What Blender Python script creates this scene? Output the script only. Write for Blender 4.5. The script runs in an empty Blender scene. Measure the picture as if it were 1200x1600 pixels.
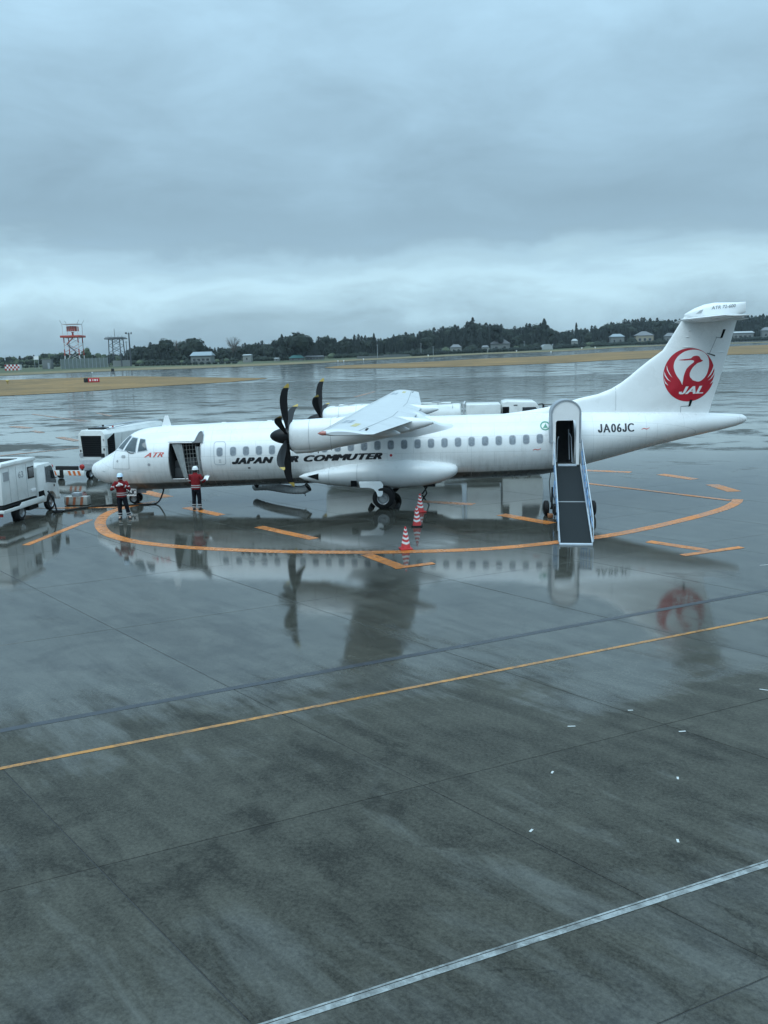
import bpy, bmesh, math, random
from mathutils import Vector, Matrix, noise
PI = math.pi
rad = math.radians
random.seed(7)
SC = bpy.context.scene
COL = SC.collection

# ------------------------------------------------------------------ camera
CAM = dict(pos=(15.721, -36.069, 5.899), yaw=-0.088, pitch=0.1754, roll=-0.0263, f=1363.1)
def _axes():
    y, p, r = CAM['yaw'], CAM['pitch'], CAM['roll']
    fw = Vector((math.sin(y)*math.cos(p), math.cos(y)*math.cos(p), -math.sin(p)))
    rt = Vector((math.cos(y), -math.sin(y), 0)); up = rt.cross(fw)
    return fw, math.cos(r)*rt+math.sin(r)*up, -math.sin(r)*rt+math.cos(r)*up
FW, RT, UP = _axes()
cd = bpy.data.cameras.new('camera'); cam = bpy.data.objects.new('camera', cd); COL.objects.link(cam)
M = Matrix.Identity(4)
for i in range(3):
    M[i][0], M[i][1], M[i][2], M[i][3] = RT[i], UP[i], -FW[i], CAM['pos'][i]
cam.matrix_world = M
cd.sensor_fit = 'HORIZONTAL'; cd.sensor_width = 36.0; cd.lens = CAM['f']/1200*36
cd.clip_start = 0.1; cd.clip_end = 20000
SC.camera = cam

# ------------------------------------------------------------------ sky
W = bpy.data.worlds.new('World'); SC.world = W; W.use_nodes = True
nt = W.node_tree; nt.nodes.clear()
def N(t, typ, **kw):
    n = t.nodes.new(typ)
    for k, v in kw.items():
        if k.startswith('i_'):
            key = k[2:]
            n.inputs[int(key) if key.isdigit() else key].default_value = v
        else: setattr(n, k, v)
    return n
def LK(t, a, b): t.links.new(a, b)
def MATH(t, op, a, b=None, c=None, clamp=False):
    n = t.nodes.new('ShaderNodeMath'); n.operation = op; n.use_clamp = clamp
    for i, v in enumerate((a, b, c)):
        if v is None: continue
        if isinstance(v, (int, float)): n.inputs[i].default_value = v
        else: t.links.new(v, n.inputs[i])
    return n.outputs[0]
def RAMP(t, fac, stops, interp='LINEAR'):
    n = t.nodes.new('ShaderNodeValToRGB'); cr = n.color_ramp; cr.interpolation = interp
    while len(cr.elements) < len(stops): cr.elements.new(0.5)
    for e, (p, c) in zip(cr.elements, stops):
        e.position = p; e.color = (c, c, c, 1) if isinstance(c, (int, float)) else (*c, 1)
    t.links.new(fac, n.inputs[0]); return n.outputs[0]
def MIX(t, fac, a, b, blend='MIX'):
    n = t.nodes.new('ShaderNodeMix'); n.data_type = 'RGBA'; n.blend_type = blend
    for sock, v in ((n.inputs[0], fac), (n.inputs[6], a), (n.inputs[7], b)):
        if isinstance(v, (int, float)): sock.default_value = v
        elif isinstance(v, tuple): sock.default_value = (*v, 1) if len(v) == 3 else v
        else: t.links.new(v, sock)
    return n.outputs[2]
def NOISE(t, vec, scale, detail=4, rough=.55, dist=0):
    n = t.nodes.new('ShaderNodeTexNoise'); n.inputs['Scale'].default_value = scale; n.inputs['Detail'].default_value = detail
    n.inputs['Roughness'].default_value = rough; n.inputs['Distortion'].default_value = dist
    if vec is not None: t.links.new(vec, n.inputs['Vector'])
    return n.outputs[0]
SUN_EL, SUN_AZ = rad(58), rad(200)     # sun behind the camera, lost in cloud
sky = N(nt, 'ShaderNodeTexSky', sky_type='NISHITA', sun_disc=False, sun_elevation=SUN_EL, sun_rotation=SUN_AZ)
tc = N(nt, 'ShaderNodeTexCoord')
sep = N(nt, 'ShaderNodeSeparateXYZ'); LK(nt, tc.outputs['Generated'], sep.inputs[0])
el = MATH(nt, 'MAXIMUM', sep.outputs[2], 0.0)
# overcast deck: brighter overhead, horizon about a third of the zenith
over = MATH(nt, 'MULTIPLY_ADD', el, 3.3, 1.0)
den = MATH(nt, 'ADD', el, 0.10)
comb = N(nt, 'ShaderNodeCombineXYZ')
LK(nt, MATH(nt, 'DIVIDE', sep.outputs[0], den), comb.inputs[0]); LK(nt, MATH(nt, 'DIVIDE', sep.outputs[1], den), comb.inputs[1])
big = NOISE(nt, comb.outputs[0], 0.55, 5, .5, .3)
mp = N(nt, 'ShaderNodeMapping'); mp.inputs['Scale'].default_value = (3.4, 3.4, 9.0); LK(nt, tc.outputs['Generated'], mp.inputs[0])
wisp = NOISE(nt, mp.outputs[0], 1.6, 7, .58, .35)
# base of the deck: a darker belt, then a paler gap of rain-washed air towards the horizon
elw = MATH(nt, 'ADD', el, MATH(nt, 'MULTIPLY', MATH(nt, 'SUBTRACT', wisp, .5), 0.115))
belt = RAMP(nt, elw, [(0.0, 1.08), (0.028, 1.16), (0.055, 1.38), (0.078, 1.52), (0.100, 1.22), (0.126, .90), (0.155, .81), (0.21, .80), (0.28, .82), (0.45, .86), (1.0, 1.0)], 'EASE')
cl = MATH(nt, 'MULTIPLY', over, belt)
cl = MATH(nt, 'MULTIPLY', cl, MATH(nt, 'MULTIPLY_ADD', big, 0.30, 0.85))
cl = MATH(nt, 'MULTIPLY', cl, MATH(nt, 'MULTIPLY_ADD', wisp, 0.60, 0.70))
tint = MIX(nt, RAMP(nt, elw, [(0.0, 0.0), (.075, 1.0), (.13, 0.0), (1.0, 0.0)]), (2.55, 3.92, 4.92), (3.0, 4.42, 5.15))
clouds = MIX(nt, 1.0, tint, cl, 'MULTIPLY')
skymix = MIX(nt, 0.94, sky.outputs[0], clouds)
bg = N(nt, 'ShaderNodeBackground', i_Strength=0.1); LK(nt, skymix, bg.inputs[0])
wo = N(nt, 'ShaderNodeOutputWorld'); LK(nt, bg.outputs[0], wo.inputs[0])

# ------------------------------------------------------------------ sun (diffuse, through cloud)
sd = bpy.data.lights.new('sun', 'SUN'); sd.energy = 1.5; sd.angle = rad(50); sd.color = (0.84, 0.97, 1.0)
sun = bpy.data.objects.new('sun', sd); COL.objects.link(sun)
sdir = Vector((math.sin(SUN_AZ)*math.cos(SUN_EL), math.cos(SUN_AZ)*math.cos(SUN_EL), math.sin(SUN_EL)))
sun.rotation_euler = sdir.to_track_quat('Z', 'Y').to_euler(); sun.location = (0, -60, 80)

SC.view_settings.view_transform = 'Standard'; SC.view_settings.look = 'None'
SC.view_settings.exposure = 0.0; SC.view_settings.gamma = 1.0; SC.view_settings.use_curve_mapping = False
SC.cycles.use_denoising = True
SC.cycles.max_bounces = 6; SC.cycles.diffuse_bounces = 3; SC.cycles.glossy_bounces = 3; SC.cycles.volume_bounces = 0
SC.cycles.caustics_reflective = False; SC.cycles.caustics_refractive = False

# ------------------------------------------------------------------ layout helpers
def terrain(y):
    if y < 200: return 0.0
    if y < 900: return 0.02*(y-200)
    return 14.0+0.004*(y-900)
def ray(u, v): return FW+(u-600)/CAM['f']*RT-(v-800)/CAM['f']*UP
CP = Vector(CAM['pos'])
def gnd(u, v):
    """ground point that the photograph shows at pixel (u, v)"""
    d = ray(u, v); t = 3.0
    for _ in range(4000):
        p = CP+d*t
        if p.z <= terrain(p.y): break
        t += max(.4, t*.004)
    lo, hi = t*.99-.5, t
    for _ in range(40):
        m = (lo+hi)/2; p = CP+d*m
        if p.z <= terrain(p.y): hi = m
        else: lo = m
    return CP+d*hi
def onY(u, v, y):
    d = ray(u, v); return CP+d*((y-CP.y)/d.y)
def pxm(y): return CAM['f']/max(1, (y-CP.y))     # rough pixels per metre at depth y

# ------------------------------------------------------------------ object helpers
def tag(o, label=None, cat=None, group=None, kind=None):
    if label: o['label'] = label
    if cat: o['category'] = cat
    if group: o['group'] = group
    if kind: o['kind'] = kind
    return o
def empty(name, loc, rz=0, label=None, cat=None, group=None):
    o = bpy.data.objects.new(name, None); COL.objects.link(o); o.location = loc; o.rotation_euler = (0, 0, rz)
    o.empty_display_size = .3
    return tag(o, label, cat, group)
def link(name, me, mats, parent=None, off=None):
    o = bpy.data.objects.new(name, me); COL.objects.link(o)
    if mats is not None and not len(me.materials):
        for m in (mats if isinstance(mats, (list, tuple)) else [mats]): me.materials.append(m)
    if parent is not None: o.parent = parent
    if off is not None: o.location = off
    return o
def copy_tree(o, parent=None):
    c = o.copy(); COL.objects.link(c); c.parent = parent
    for ch in list(o.children): copy_tree(ch, c)
    return c

class MB:
    def __init__(s): s.v = []; s.f = []; s.m = []
    def add(s, vs, fs, mi=0):
        b = len(s.v); s.v += [tuple(v) for v in vs]; s.f += [tuple(b+i for i in f) for f in fs]; s.m += [mi]*len(fs); return s
    def box(s, c, d, rz=0, mi=0, M=None):
        x, y, z = d[0]/2, d[1]/2, d[2]/2; vs = []
        for sx, sy, sz in ((-1,-1,-1),(1,-1,-1),(1,1,-1),(-1,1,-1),(-1,-1,1),(1,-1,1),(1,1,1),(-1,1,1)):
            p = Vector((sx*x, sy*y, sz*z))
            if M is not None: p = M @ p
            if rz: p = Matrix.Rotation(rz, 3, 'Z') @ p
            vs.append(p+Vector(c))
        return s.add(vs, [(0,3,2,1),(4,5,6,7),(0,1,5,4),(1,2,6,5),(2,3,7,6),(3,0,4,7)], mi)
    def bar(s, a, b, w, h=None, mi=0):
        a, b = Vector(a), Vector(b); d = b-a; L = d.length
        if L < 1e-6: return s
        q = d.to_track_quat('Z', 'Y').to_matrix()
        return s.box((a+b)/2, (w, h or w, L), 0, mi, q)
    def tube(s, pts, r, n=8, mi=0, caps=True):
        pts = [Vector(p) for p in pts]; k = len(pts); rs = r if isinstance(r, (list, tuple)) else [r]*k
        rings = []; up0 = None
        for i, p in enumerate(pts):
            t = (pts[min(i+1, k-1)]-pts[max(i-1, 0)])
            if t.length < 1e-9: t = Vector((0, 0, 1))
            t.normalize()
            if up0 is None: up0 = Vector((0, 0, 1)) if abs(t.z) < .9 else Vector((1, 0, 0))
            a = t.cross(up0)
            if a.length < 1e-6: a = t.orthogonal()
            a.normalize(); b = t.cross(a).normalized(); up0 = -b if False else up0
            rings.append([p+rs[i]*(math.cos(2*PI*j/n)*a+math.sin(2*PI*j/n)*b) for j in range(n)])
        vs = [v for rg in rings for v in rg]; fs = []
        for i in range(k-1):
            for j in range(n): fs.append((i*n+j, i*n+(j+1) % n, (i+1)*n+(j+1) % n, (i+1)*n+j))
        if caps: fs.append(tuple(range(n-1, -1, -1))); fs.append(tuple((k-1)*n+j for j in range(n)))
        return s.add(vs, fs, mi)
    def lathe(s, prof, o=(0,0,0), ax=(0,0,1), n=24, mi=0):
        """prof: (radius, height) pairs"""
        q = Vector(ax).to_track_quat('Z', 'Y'); o = Vector(o); vs = []; fs = []
        for r, h in prof:
            for j in range(n): vs.append(o+q @ Vector((r*math.cos(2*PI*j/n), r*math.sin(2*PI*j/n), h)))
        for i in range(len(prof)-1):
            for j in range(n): fs.append((i*n+j, i*n+(j+1) % n, (i+1)*n+(j+1) % n, (i+1)*n+j))
        return s.add(vs, fs, mi)
    def prism(s, poly, fa, fb, mi=0):
        """poly 2-D points, fa / fb map a point to its two 3-D ends"""
        n = len(poly); vs = [fa(p) for p in poly]+[fb(p) for p in poly]
        fs = [tuple(range(n-1, -1, -1)), tuple(range(n, 2*n))]+[(i, (i+1) % n, n+(i+1) % n, n+i) for i in range(n)]
        return s.add(vs, fs, mi)
    def mesh(s, name, smooth=None, bevel=0, seg=2, weld=False):
        bm = bmesh.new()
        bv = [bm.verts.new(v) for v in s.v]
        for f, m in zip(s.f, s.m):
            try:
                q = bm.faces.new([bv[i] for i in f]); q.material_index = m
            except ValueError: pass
        if weld: bmesh.ops.remove_doubles(bm, verts=bm.verts, dist=1e-4)
        bmesh.ops.recalc_face_normals(bm, faces=bm.faces)
        if bevel:
            es = [e for e in bm.edges if len(e.link_faces) == 2 and e.calc_face_angle(0) > rad(25)]
            bmesh.ops.bevel(bm, geom=es, offset=bevel, segments=seg, affect='EDGES', profile=.5, clamp_overlap=True)
        me = bpy.data.meshes.new(name); bm.to_mesh(me); bm.free()
        if smooth is not None:
            me.polygons.foreach_set('use_smooth', [True]*len(me.polygons))
            me.set_sharp_from_angle(angle=rad(smooth))
        return me
    def build(s, name, mat, parent=None, smooth=35, bevel=0, seg=2, rel=True, weld=False):
        if parent is not None and rel is not True and rel is not None:
            d = Vector(rel); s.v = [tuple(Vector(v)-d) for v in s.v]
        return link(name, s.mesh(name, smooth, bevel, seg, weld), mat, parent)

# ------------------------------------------------------------------ materials
MATS = {}
def mat(name, col, rough=.5, metal=0.0, var=.12, scale=4.0, bump=0.0, bscale=40, spec=.5, coat=0.0, dirt=None, dscale=2.0, emit=None):
    m = bpy.data.materials.new(name); m.use_nodes = True; t = m.node_tree; p = t.nodes['Principled BSDF']
    g = N(t, 'ShaderNodeNewGeometry'); pos = g.outputs['Position']
    n1 = NOISE(t, pos, scale, 5, .6)
    lo = tuple(c*(1-var) for c in col); hi = tuple(min(1, c*(1+var)) for c in col)
    c = MIX(t, RAMP(t, n1, [(.3, 0.0), (.7, 1.0)]), lo, hi)
    if dirt:
        dn = NOISE(t, pos, dscale, 7, .65); c = MIX(t, RAMP(t, dn, [(.5, 0.0), (.72, dirt[1])]), c, dirt[0])
    LK(t, c, p.inputs['Base Color'])
    LK(t, MATH(t, 'MULTIPLY_ADD', n1, rough*.4, rough*.8), p.inputs['Roughness'])
    p.inputs['Metallic'].default_value = metal; p.inputs['Specular IOR Level'].default_value = spec
    p.inputs['Coat Weight'].default_value = coat; p.inputs['Coat Roughness'].default_value = .08
    if bump:
        b = N(t, 'ShaderNodeBump'); b.inputs['Strength'].default_value = bump; b.inputs['Distance'].default_value = .02
        LK(t, NOISE(t, pos, bscale, 4, .6), b.inputs['Height']); LK(t, b.outputs[0], p.inputs['Normal'])
    MATS[name] = m; return m

white_paint = mat('aircraft_white', (.80, .81, .81), .28, var=.03, scale=.8, coat=.25, dirt=((.55, .55, .53), .22), dscale=1.1)
wing_grey = mat('wing_grey', (.60, .62, .63), .34, var=.05, scale=1.2, coat=.1, dirt=((.42, .43, .43), .3), dscale=1.3)
seam = mat('seam_grey', (.28, .30, .31), .6, var=.05)
black_gloss = mat('propeller_black', (.007, .0075, .009), .42, var=.2, spec=.28)
black_matte = mat('black_rubber', (.014, .014, .015), .75, var=.25, bump=.15, spec=.25)
dark_gap = mat('dark_recess', (.008, .009, .010), .85, spec=.1)
yellow_tip = mat('yellow_paint', (.42, .30, .07), .45, var=.1)
red_lens = mat('red_lens', (.42, .15, .12), .2, spec=.7)
title_black = mat('title_black', (.012, .014, .018), .35, var=.05)
logo_red = mat('logo_red', (.46, .012, .028), .32, var=.05)
title_red = mat('title_red', (.60, .09, .07), .35)
decal_white = mat('decal_white', (.82, .82, .82), .35, var=.03)
decal_green = mat('decal_green', (.10, .32, .22), .4)
decal_grey = mat('decal_grey', (.35, .36, .37), .5)
grey_metal = mat('grey_metal', (.35, .36, .37), .35, .7, var=.1)
steel = mat('bare_steel', (.5, .5, .5), .28, .9, var=.1)
boot_grey = mat('deice_boot', (.09, .095, .10), .5, var=.1)
glass_dark = mat('dark_glass', (.020, .026, .030), .06, var=.1, spec=.8, coat=.3)
cabin_glass = mat('cabin_window_glass', (.235, .265, .295), .14, var=.25, scale=9, spec=.6)  # pale base colour stands in for sky reflected in the cabin windows
cabin_frame = mat('window_frame_grey', (.42, .45, .48), .45, var=.05)
cockpit_glass = mat('cockpit_glass', (.05, .07, .08), .05, var=.3, scale=3, spec=.8)
hold_grey = mat('hold_lining', (.05, .053, .055), .8, var=.2, spec=.2)
curtain_grey = mat('curtain_grey', (.32, .34, .34), .8, var=.15, scale=6)
net_mat = mat('net_webbing', (.24, .25, .24), .8, spec=.2)
truck_white = mat('truck_white', (.72, .73, .71), .32, var=.05, scale=1.5, coat=.15, dirt=((.38, .37, .34), .35), dscale=1.6)
truck_white2 = mat('vehicle_cream', (.70, .72, .70), .36, var=.05, scale=1.5, dirt=((.40, .40, .37), .35), dscale=1.4)
chassis = mat('chassis_black', (.016, .017, .018), .7, var=.2, spec=.25)
orange_hazard = mat('hazard_orange', (.62, .14, .03), .5, var=.15)
red_lamp = mat('red_lamp', (.38, .02, .015), .25)
amber = mat('amber_lens', (.6, .22, .03), .25)
cone_red = mat('cone_red', (.55, .035, .035), .45, var=.1, scale=8)
cone_white = mat('cone_white', (.78, .78, .78), .4, var=.05)
rail_white = mat('rail_white', (.42, .47, .52), .4, var=.08)
rail_blue = mat('rail_blue', (.16, .30, .50), .4, var=.12)
mat_black = mat('ramp_mat', (.016, .020, .022), .85, var=.25, scale=14, bump=.2, spec=.2)
hood_grey = mat('hood_grey', (.30, .33, .36), .55, var=.08)
hose_grey = mat('hose_grey', (.46, .48, .49), .7, var=.15)
skin_m = mat('skin', (.50, .32, .24), .5)
hair_m = mat('hair', (.012, .010, .009), .6)
jacket_red = mat('jacket_red', (.19, .014, .018), .8, var=.2, scale=10, bump=.3, bscale=30, spec=.15)
trouser_navy = mat('trouser_navy', (.008, .009, .014), .85, var=.25, scale=10, bump=.3, bscale=30, spec=.12)
reflect_band = mat('reflective_band', (.45, .44, .44), .4)
helmet_white = mat('helmet_white', (.78, .80, .82), .25)
helmet_blue = mat('helmet_pale_blue', (.52, .66, .80), .25)
glove_white = mat('glove_white', (.75, .75, .74), .8)
boot_black = mat('boot_black', (.015, .015, .015), .5)

def belly_white():
    m = white_paint.copy(); m.name = 'fuselage_paint'; t = m.node_tree; p = t.nodes['Principled BSDF']
    src = p.inputs['Base Color'].links[0].from_socket
    g = N(t, 'ShaderNodeNewGeometry'); s = N(t, 'ShaderNodeSeparateXYZ'); LK(t, g.outputs['Position'], s.inputs[0])
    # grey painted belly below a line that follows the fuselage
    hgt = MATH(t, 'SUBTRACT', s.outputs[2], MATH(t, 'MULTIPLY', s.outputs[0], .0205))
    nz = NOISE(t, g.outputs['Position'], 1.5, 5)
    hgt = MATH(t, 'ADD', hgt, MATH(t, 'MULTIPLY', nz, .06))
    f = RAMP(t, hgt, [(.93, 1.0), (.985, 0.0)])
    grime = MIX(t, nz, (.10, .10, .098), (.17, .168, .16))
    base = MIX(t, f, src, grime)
    # skin joints and rivet lines: fine lines and a slight relief
    br = N(t, 'ShaderNodeTexBrick'); br.offset = .5; br.inputs['Scale'].default_value = 1.0; br.inputs['Mortar Size'].default_value = .007; br.inputs['Mortar Smooth'].default_value = .2
    br.inputs['Brick Width'].default_value = 2.14; br.inputs['Row Height'].default_value = .62
    for nm in ('Color1', 'Color2'): br.inputs[nm].default_value = (0, 0, 0, 1)
    br.inputs['Mortar'].default_value = (1, 1, 1, 1)
    cv = N(t, 'ShaderNodeCombineXYZ'); ang = MATH(t, 'ARCTAN2', MATH(t, 'SUBTRACT', s.outputs[2], 2.1), MATH(t, 'MULTIPLY', s.outputs[1], -1.0))
    LK(t, s.outputs[0], cv.inputs[0]); LK(t, MATH(t, 'MULTIPLY', ang, 1.36), cv.inputs[1]); LK(t, cv.outputs[0], br.inputs['Vector'])
    base = MIX(t, MATH(t, 'MULTIPLY', br.outputs[0], .40), base, (.30, .31, .31))
    mpv = N(t, 'ShaderNodeMapping'); mpv.inputs['Scale'].default_value = (5.0, 1.2, .5); LK(t, g.outputs['Position'], mpv.inputs[0])
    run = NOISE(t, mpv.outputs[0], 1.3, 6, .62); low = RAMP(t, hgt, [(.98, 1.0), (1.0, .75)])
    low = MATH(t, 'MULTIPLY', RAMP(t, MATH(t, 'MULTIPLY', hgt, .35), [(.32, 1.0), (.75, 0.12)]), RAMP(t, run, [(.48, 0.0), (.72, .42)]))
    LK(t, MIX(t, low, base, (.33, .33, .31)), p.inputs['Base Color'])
    bp = N(t, 'ShaderNodeBump'); bp.inputs['Strength'].default_value = .25; bp.inputs['Distance'].default_value = .004; bp.invert = True
    LK(t, br.outputs[0], bp.inputs['Height']); LK(t, bp.outputs[0], p.inputs['Normal'])
    return m
fuse_mat = belly_white()

def wet_ground(name, base, wetcol, ybias=True, joints=False):
    m = bpy.data.materials.new(name); m.use_nodes = True; t = m.node_tree; p = t.nodes['Principled BSDF']
    g = N(t, 'ShaderNodeNewGeometry'); pos = g.outputs['Position']
    rt_ = N(t, 'ShaderNodeMapping'); rt_.inputs['Rotation'].default_value = (0, 0, rad(44)); LK(t, pos, rt_.inputs[0])
    mp = N(t, 'ShaderNodeMapping'); mp.inputs['Scale'].default_value = (.20, 1.0, 1.0); LK(t, rt_.outputs[0], mp.inputs[0])
    streak = NOISE(t, mp.outputs[0], 2.1, 9, .70, .35)
    blotch = NOISE(t, pos, 1.3, 9, .70, .5)
    large = NOISE(t, pos, .085, 5, .55, .8)
    pud = NOISE(t, pos, .20, 6, .58, .9)
    fine = NOISE(t, pos, 20, 9, .82)
    s = N(t, 'ShaderNodeSeparateXYZ'); LK(t, pos, s.inputs[0])
    oi = N(t, 'ShaderNodeObjectInfo')
    # how much water stands on the surface
    w = MATH(t, 'ADD', MATH(t, 'MULTIPLY_ADD', pud, 1.5, -.30), MATH(t, 'MULTIPLY', large, .8))
    w = MATH(t, 'ADD', w, MATH(t, 'MULTIPLY', MATH(t, 'SUBTRACT', streak, .5), .85))
    if ybias:
        fall = MATH(t, 'MULTIPLY_ADD', MATH(t, 'SUBTRACT', s.outputs[1], MATH(t, 'MULTIPLY', s.outputs[0], .45)), .075, 2.05)     # the apron drains away from the building
        w = MATH(t, 'ADD', w, MATH(t, 'MINIMUM', MATH(t, 'MAXIMUM', fall, -.30), .34))
    w = MATH(t, 'ADD', w, -.45)
    mpf = N(t, 'ShaderNodeMapping'); mpf.inputs['Rotation'].default_value = (0, 0, rad(-14)); mpf.inputs['Scale'].default_value = (.05, .13, 1.0); LK(t, pos, mpf.inputs[0])
    lanes = NOISE(t, mpf.outputs[0], 1.6, 9, .72, .5)
    fm = N(t, 'ShaderNodeMapRange'); fm.inputs[1].default_value = 2; fm.inputs[2].default_value = 24; LK(t, s.outputs[1], fm.inputs[0])
    w = MATH(t, 'ADD', w, MATH(t, 'MULTIPLY', MATH(t, 'MULTIPLY', MATH(t, 'SUBTRACT', lanes, .55), 3.8), fm.outputs[0]))
    wet = RAMP(t, w, [(.20, 0.0), (.36, .45), (.46, .80), (.62, 1.0)])
    tone = MATH(t, 'ADD', MATH(t, 'MULTIPLY', streak, .66), MATH(t, 'MULTIPLY', blotch, .50))
    tone = MATH(t, 'ADD', tone, MATH(t, 'MULTIPLY', MATH(t, 'SUBTRACT', fine, .5), 1.15))
    tone = MATH(t, 'ADD', tone, MATH(t, 'MULTIPLY', MATH(t, 'SUBTRACT', oi.outputs['Random'], .5), .06))
    vor = N(t, 'ShaderNodeTexVoronoi', feature='DISTANCE_TO_EDGE'); vor.inputs['Scale'].default_value = .16
    wob = N(t, 'ShaderNodeVectorMath', operation='ADD'); LK(t, pos, wob.inputs[0])
    nv = N(t, 'ShaderNodeTexNoise'); nv.inputs['Scale'].default_value = .9; nv.inputs['Detail'].default_value = 6; LK(t, pos, nv.inputs['Vector'])
    sc_ = N(t, 'ShaderNodeVectorMath', operation='SCALE'); sc_.inputs['Scale'].default_value = 2.2; LK(t, nv.outputs['Color'], sc_.inputs[0]); LK(t, sc_.outputs[0], wob.inputs[1]); LK(t, wob.outputs[0], vor.inputs['Vector'])
    crack = MATH(t, 'MULTIPLY', RAMP(t, vor.outputs['Distance'], [(0.0, 1.0), (.0014, .8), (.003, 0.0)]), RAMP(t, large, [(.46, 0.0), (.60, 1.0)]))
    stain = RAMP(t, NOISE(t, pos, .33, 7, .62, 1.4), [(.56, 0.0), (.66, 1.0)])
    tone = MATH(t, 'SUBTRACT', tone, MATH(t, 'ADD', MATH(t, 'MULTIPLY', crack, .12), MATH(t, 'MULTIPLY', stain, .14)))
    dry = MIX(t, RAMP(t, tone, [(.38, 0.0), (.76, 1.0)]), tuple(c*.42 for c in base), tuple(c*1.5 for c in base))
    wetc = MIX(t, RAMP(t, tone, [(.38, 0.0), (.76, 1.0)]), tuple(c*.5 for c in wetcol), tuple(c*1.5 for c in wetcol))
    c = MIX(t, wet, dry, wetc)
    LK(t, c, p.inputs['Base Color'])
    ro = RAMP(t, wet, [(0.0, .46), (.35, .31), (.7, .17), (1.0, .055)])
    ro = MATH(t, 'ADD', ro, MATH(t, 'MULTIPLY', MATH(t, 'SUBTRACT', blotch, .5), .10), clamp=True)
    far = N(t, 'ShaderNodeMapRange'); far.inputs[1].default_value = 14; far.inputs[2].default_value = 75; far.inputs[3].default_value = 0; far.inputs[4].default_value = .05
    LK(t, s.outputs[1], far.inputs[0])                                    # coarser grooved asphalt beyond the stands
    ro = MATH(t, 'ADD', ro, MATH(t, 'MULTIPLY', far.outputs[0], MATH(t, 'MULTIPLY_ADD', large, 1.1, .45)), clamp=True)
    LK(t, MATH(t, 'MAXIMUM', ro, .03), p.inputs['Roughness'])
    p.inputs['IOR'].default_value = 1.36; LK(t, MATH(t, 'MULTIPLY_ADD', wet, .85, .20), p.inputs['Specular IOR Level'])
    b = N(t, 'ShaderNodeBump'); b.inputs['Distance'].default_value = .012
    LK(t, MATH(t, 'MULTIPLY_ADD', wet, -.34, .36), b.inputs['Strength'])
    LK(t, MATH(t, 'ADD', MATH(t, 'MULTIPLY', NOISE(t, pos, 22, 6, .7), 1.0), MATH(t, 'MULTIPLY', NOISE(t, pos, 1.1, 2, .5), .8)), b.inputs['Height'])
    LK(t, b.outputs[0], p.inputs['Normal'])
    MATS[name] = m; return m
concrete_wet = wet_ground('wet_concrete', (.056, .055, .045), (.056, .056, .047))
def paint_mark(name, col, wear=.5):
    m = bpy.data.materials.new(name); m.use_nodes = True; t = m.node_tree; p = t.nodes['Principled BSDF']
    g = N(t, 'ShaderNodeNewGeometry'); pos = g.outputs['Position']
    n = NOISE(t, pos, 6, 9, .7, .5); n2 = NOISE(t, pos, .9, 4, .6)
    f = RAMP(t, MATH(t, 'ADD', MATH(t, 'MULTIPLY', n, .8), MATH(t, 'MULTIPLY', n2, .35)), [(.46, wear), (.60, wear*.35), (.64, 0.0)])
    c = MIX(t, f, col, (.055, .055, .05)); LK(t, MIX(t, MATH(t, 'MULTIPLY', n2, .5), c, tuple(k*.6 for k in col)), p.inputs['Base Color'])
    LK(t, RAMP(t, n2, [(.35, .12), (.65, .42)]), p.inputs['Roughness']); p.inputs['IOR'].default_value = 1.36
    MATS[name] = m; return m
orange_mark = paint_mark('orange_marking', (.72, .235, .042), .6)
orange_faded = paint_mark('faded_orange_marking', (.46, .20, .09), .8)
orange_line_m = paint_mark('yellow_orange_line', (.52, .235, .055), .75)
white_mark = paint_mark('white_marking', (.34, .37, .37), .9)
sealant = mat('joint_sealant', (.028, .029, .028), .6, var=.3)
dark_strip_m = mat('drain_strip', (.030, .034, .042), .35, var=.3, scale=5)

def grass_mat(name, a, b, c):
    m = bpy.data.materials.new(name); m.use_nodes = True; t = m.node_tree; p = t.nodes['Principled BSDF']
    g = N(t, 'ShaderNodeNewGeometry'); pos = g.outputs['Position']
    n1 = NOISE(t, pos, .045, 8, .68, .9); n2 = NOISE(t, pos, .5, 8, .75)
    k = MIX(t, RAMP(t, n1, [(.35, 0.0), (.65, 1.0)]), a, b)
    LK(t, MIX(t, RAMP(t, n2, [(.45, 0.0), (.75, .8)]), k, c), p.inputs['Base Color'])
    p.inputs['Roughness'].default_value = .9; p.inputs['Specular IOR Level'].default_value = .2
    bm = N(t, 'ShaderNodeBump'); bm.inputs['Strength'].default_value = .6; bm.inputs['Distance'].default_value = .2
    LK(t, n2, bm.inputs['Height']); LK(t, bm.outputs[0], p.inputs['Normal'])
    return m
dry_grass = grass_mat('dry_grass', (.29, .18, .078), (.155, .105, .052), (.105, .078, .042))
bank_grass = grass_mat('bank_grass', (.22, .18, .105), (.17, .14, .08), (.11, .10, .06))
field_green = grass_mat('field_green', (.075, .095, .055), (.10, .11, .065), (.05, .06, .035))
def leaf_mat(name, a, b):
    m = bpy.data.materials.new(name); m.use_nodes = True; t = m.node_tree; p = t.nodes['Principled BSDF']
    g = N(t, 'ShaderNodeNewGeometry'); oi = N(t, 'ShaderNodeObjectInfo')
    n = NOISE(t, g.outputs['Position'], .22, 5, .65)
    LK(t, MIX(t, RAMP(t, n, [(.35, 0.0), (.65, 1.0)]), a, b), p.inputs['Base Color'])
    p.inputs['Roughness'].default_value = .75; p.inputs['Specular IOR Level'].default_value = .25
    return m
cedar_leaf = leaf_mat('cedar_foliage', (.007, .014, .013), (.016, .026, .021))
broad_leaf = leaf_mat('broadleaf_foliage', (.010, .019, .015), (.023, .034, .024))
pale_leaf = leaf_mat('pale_foliage', (.055, .080, .050), (.095, .12, .075))
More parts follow.
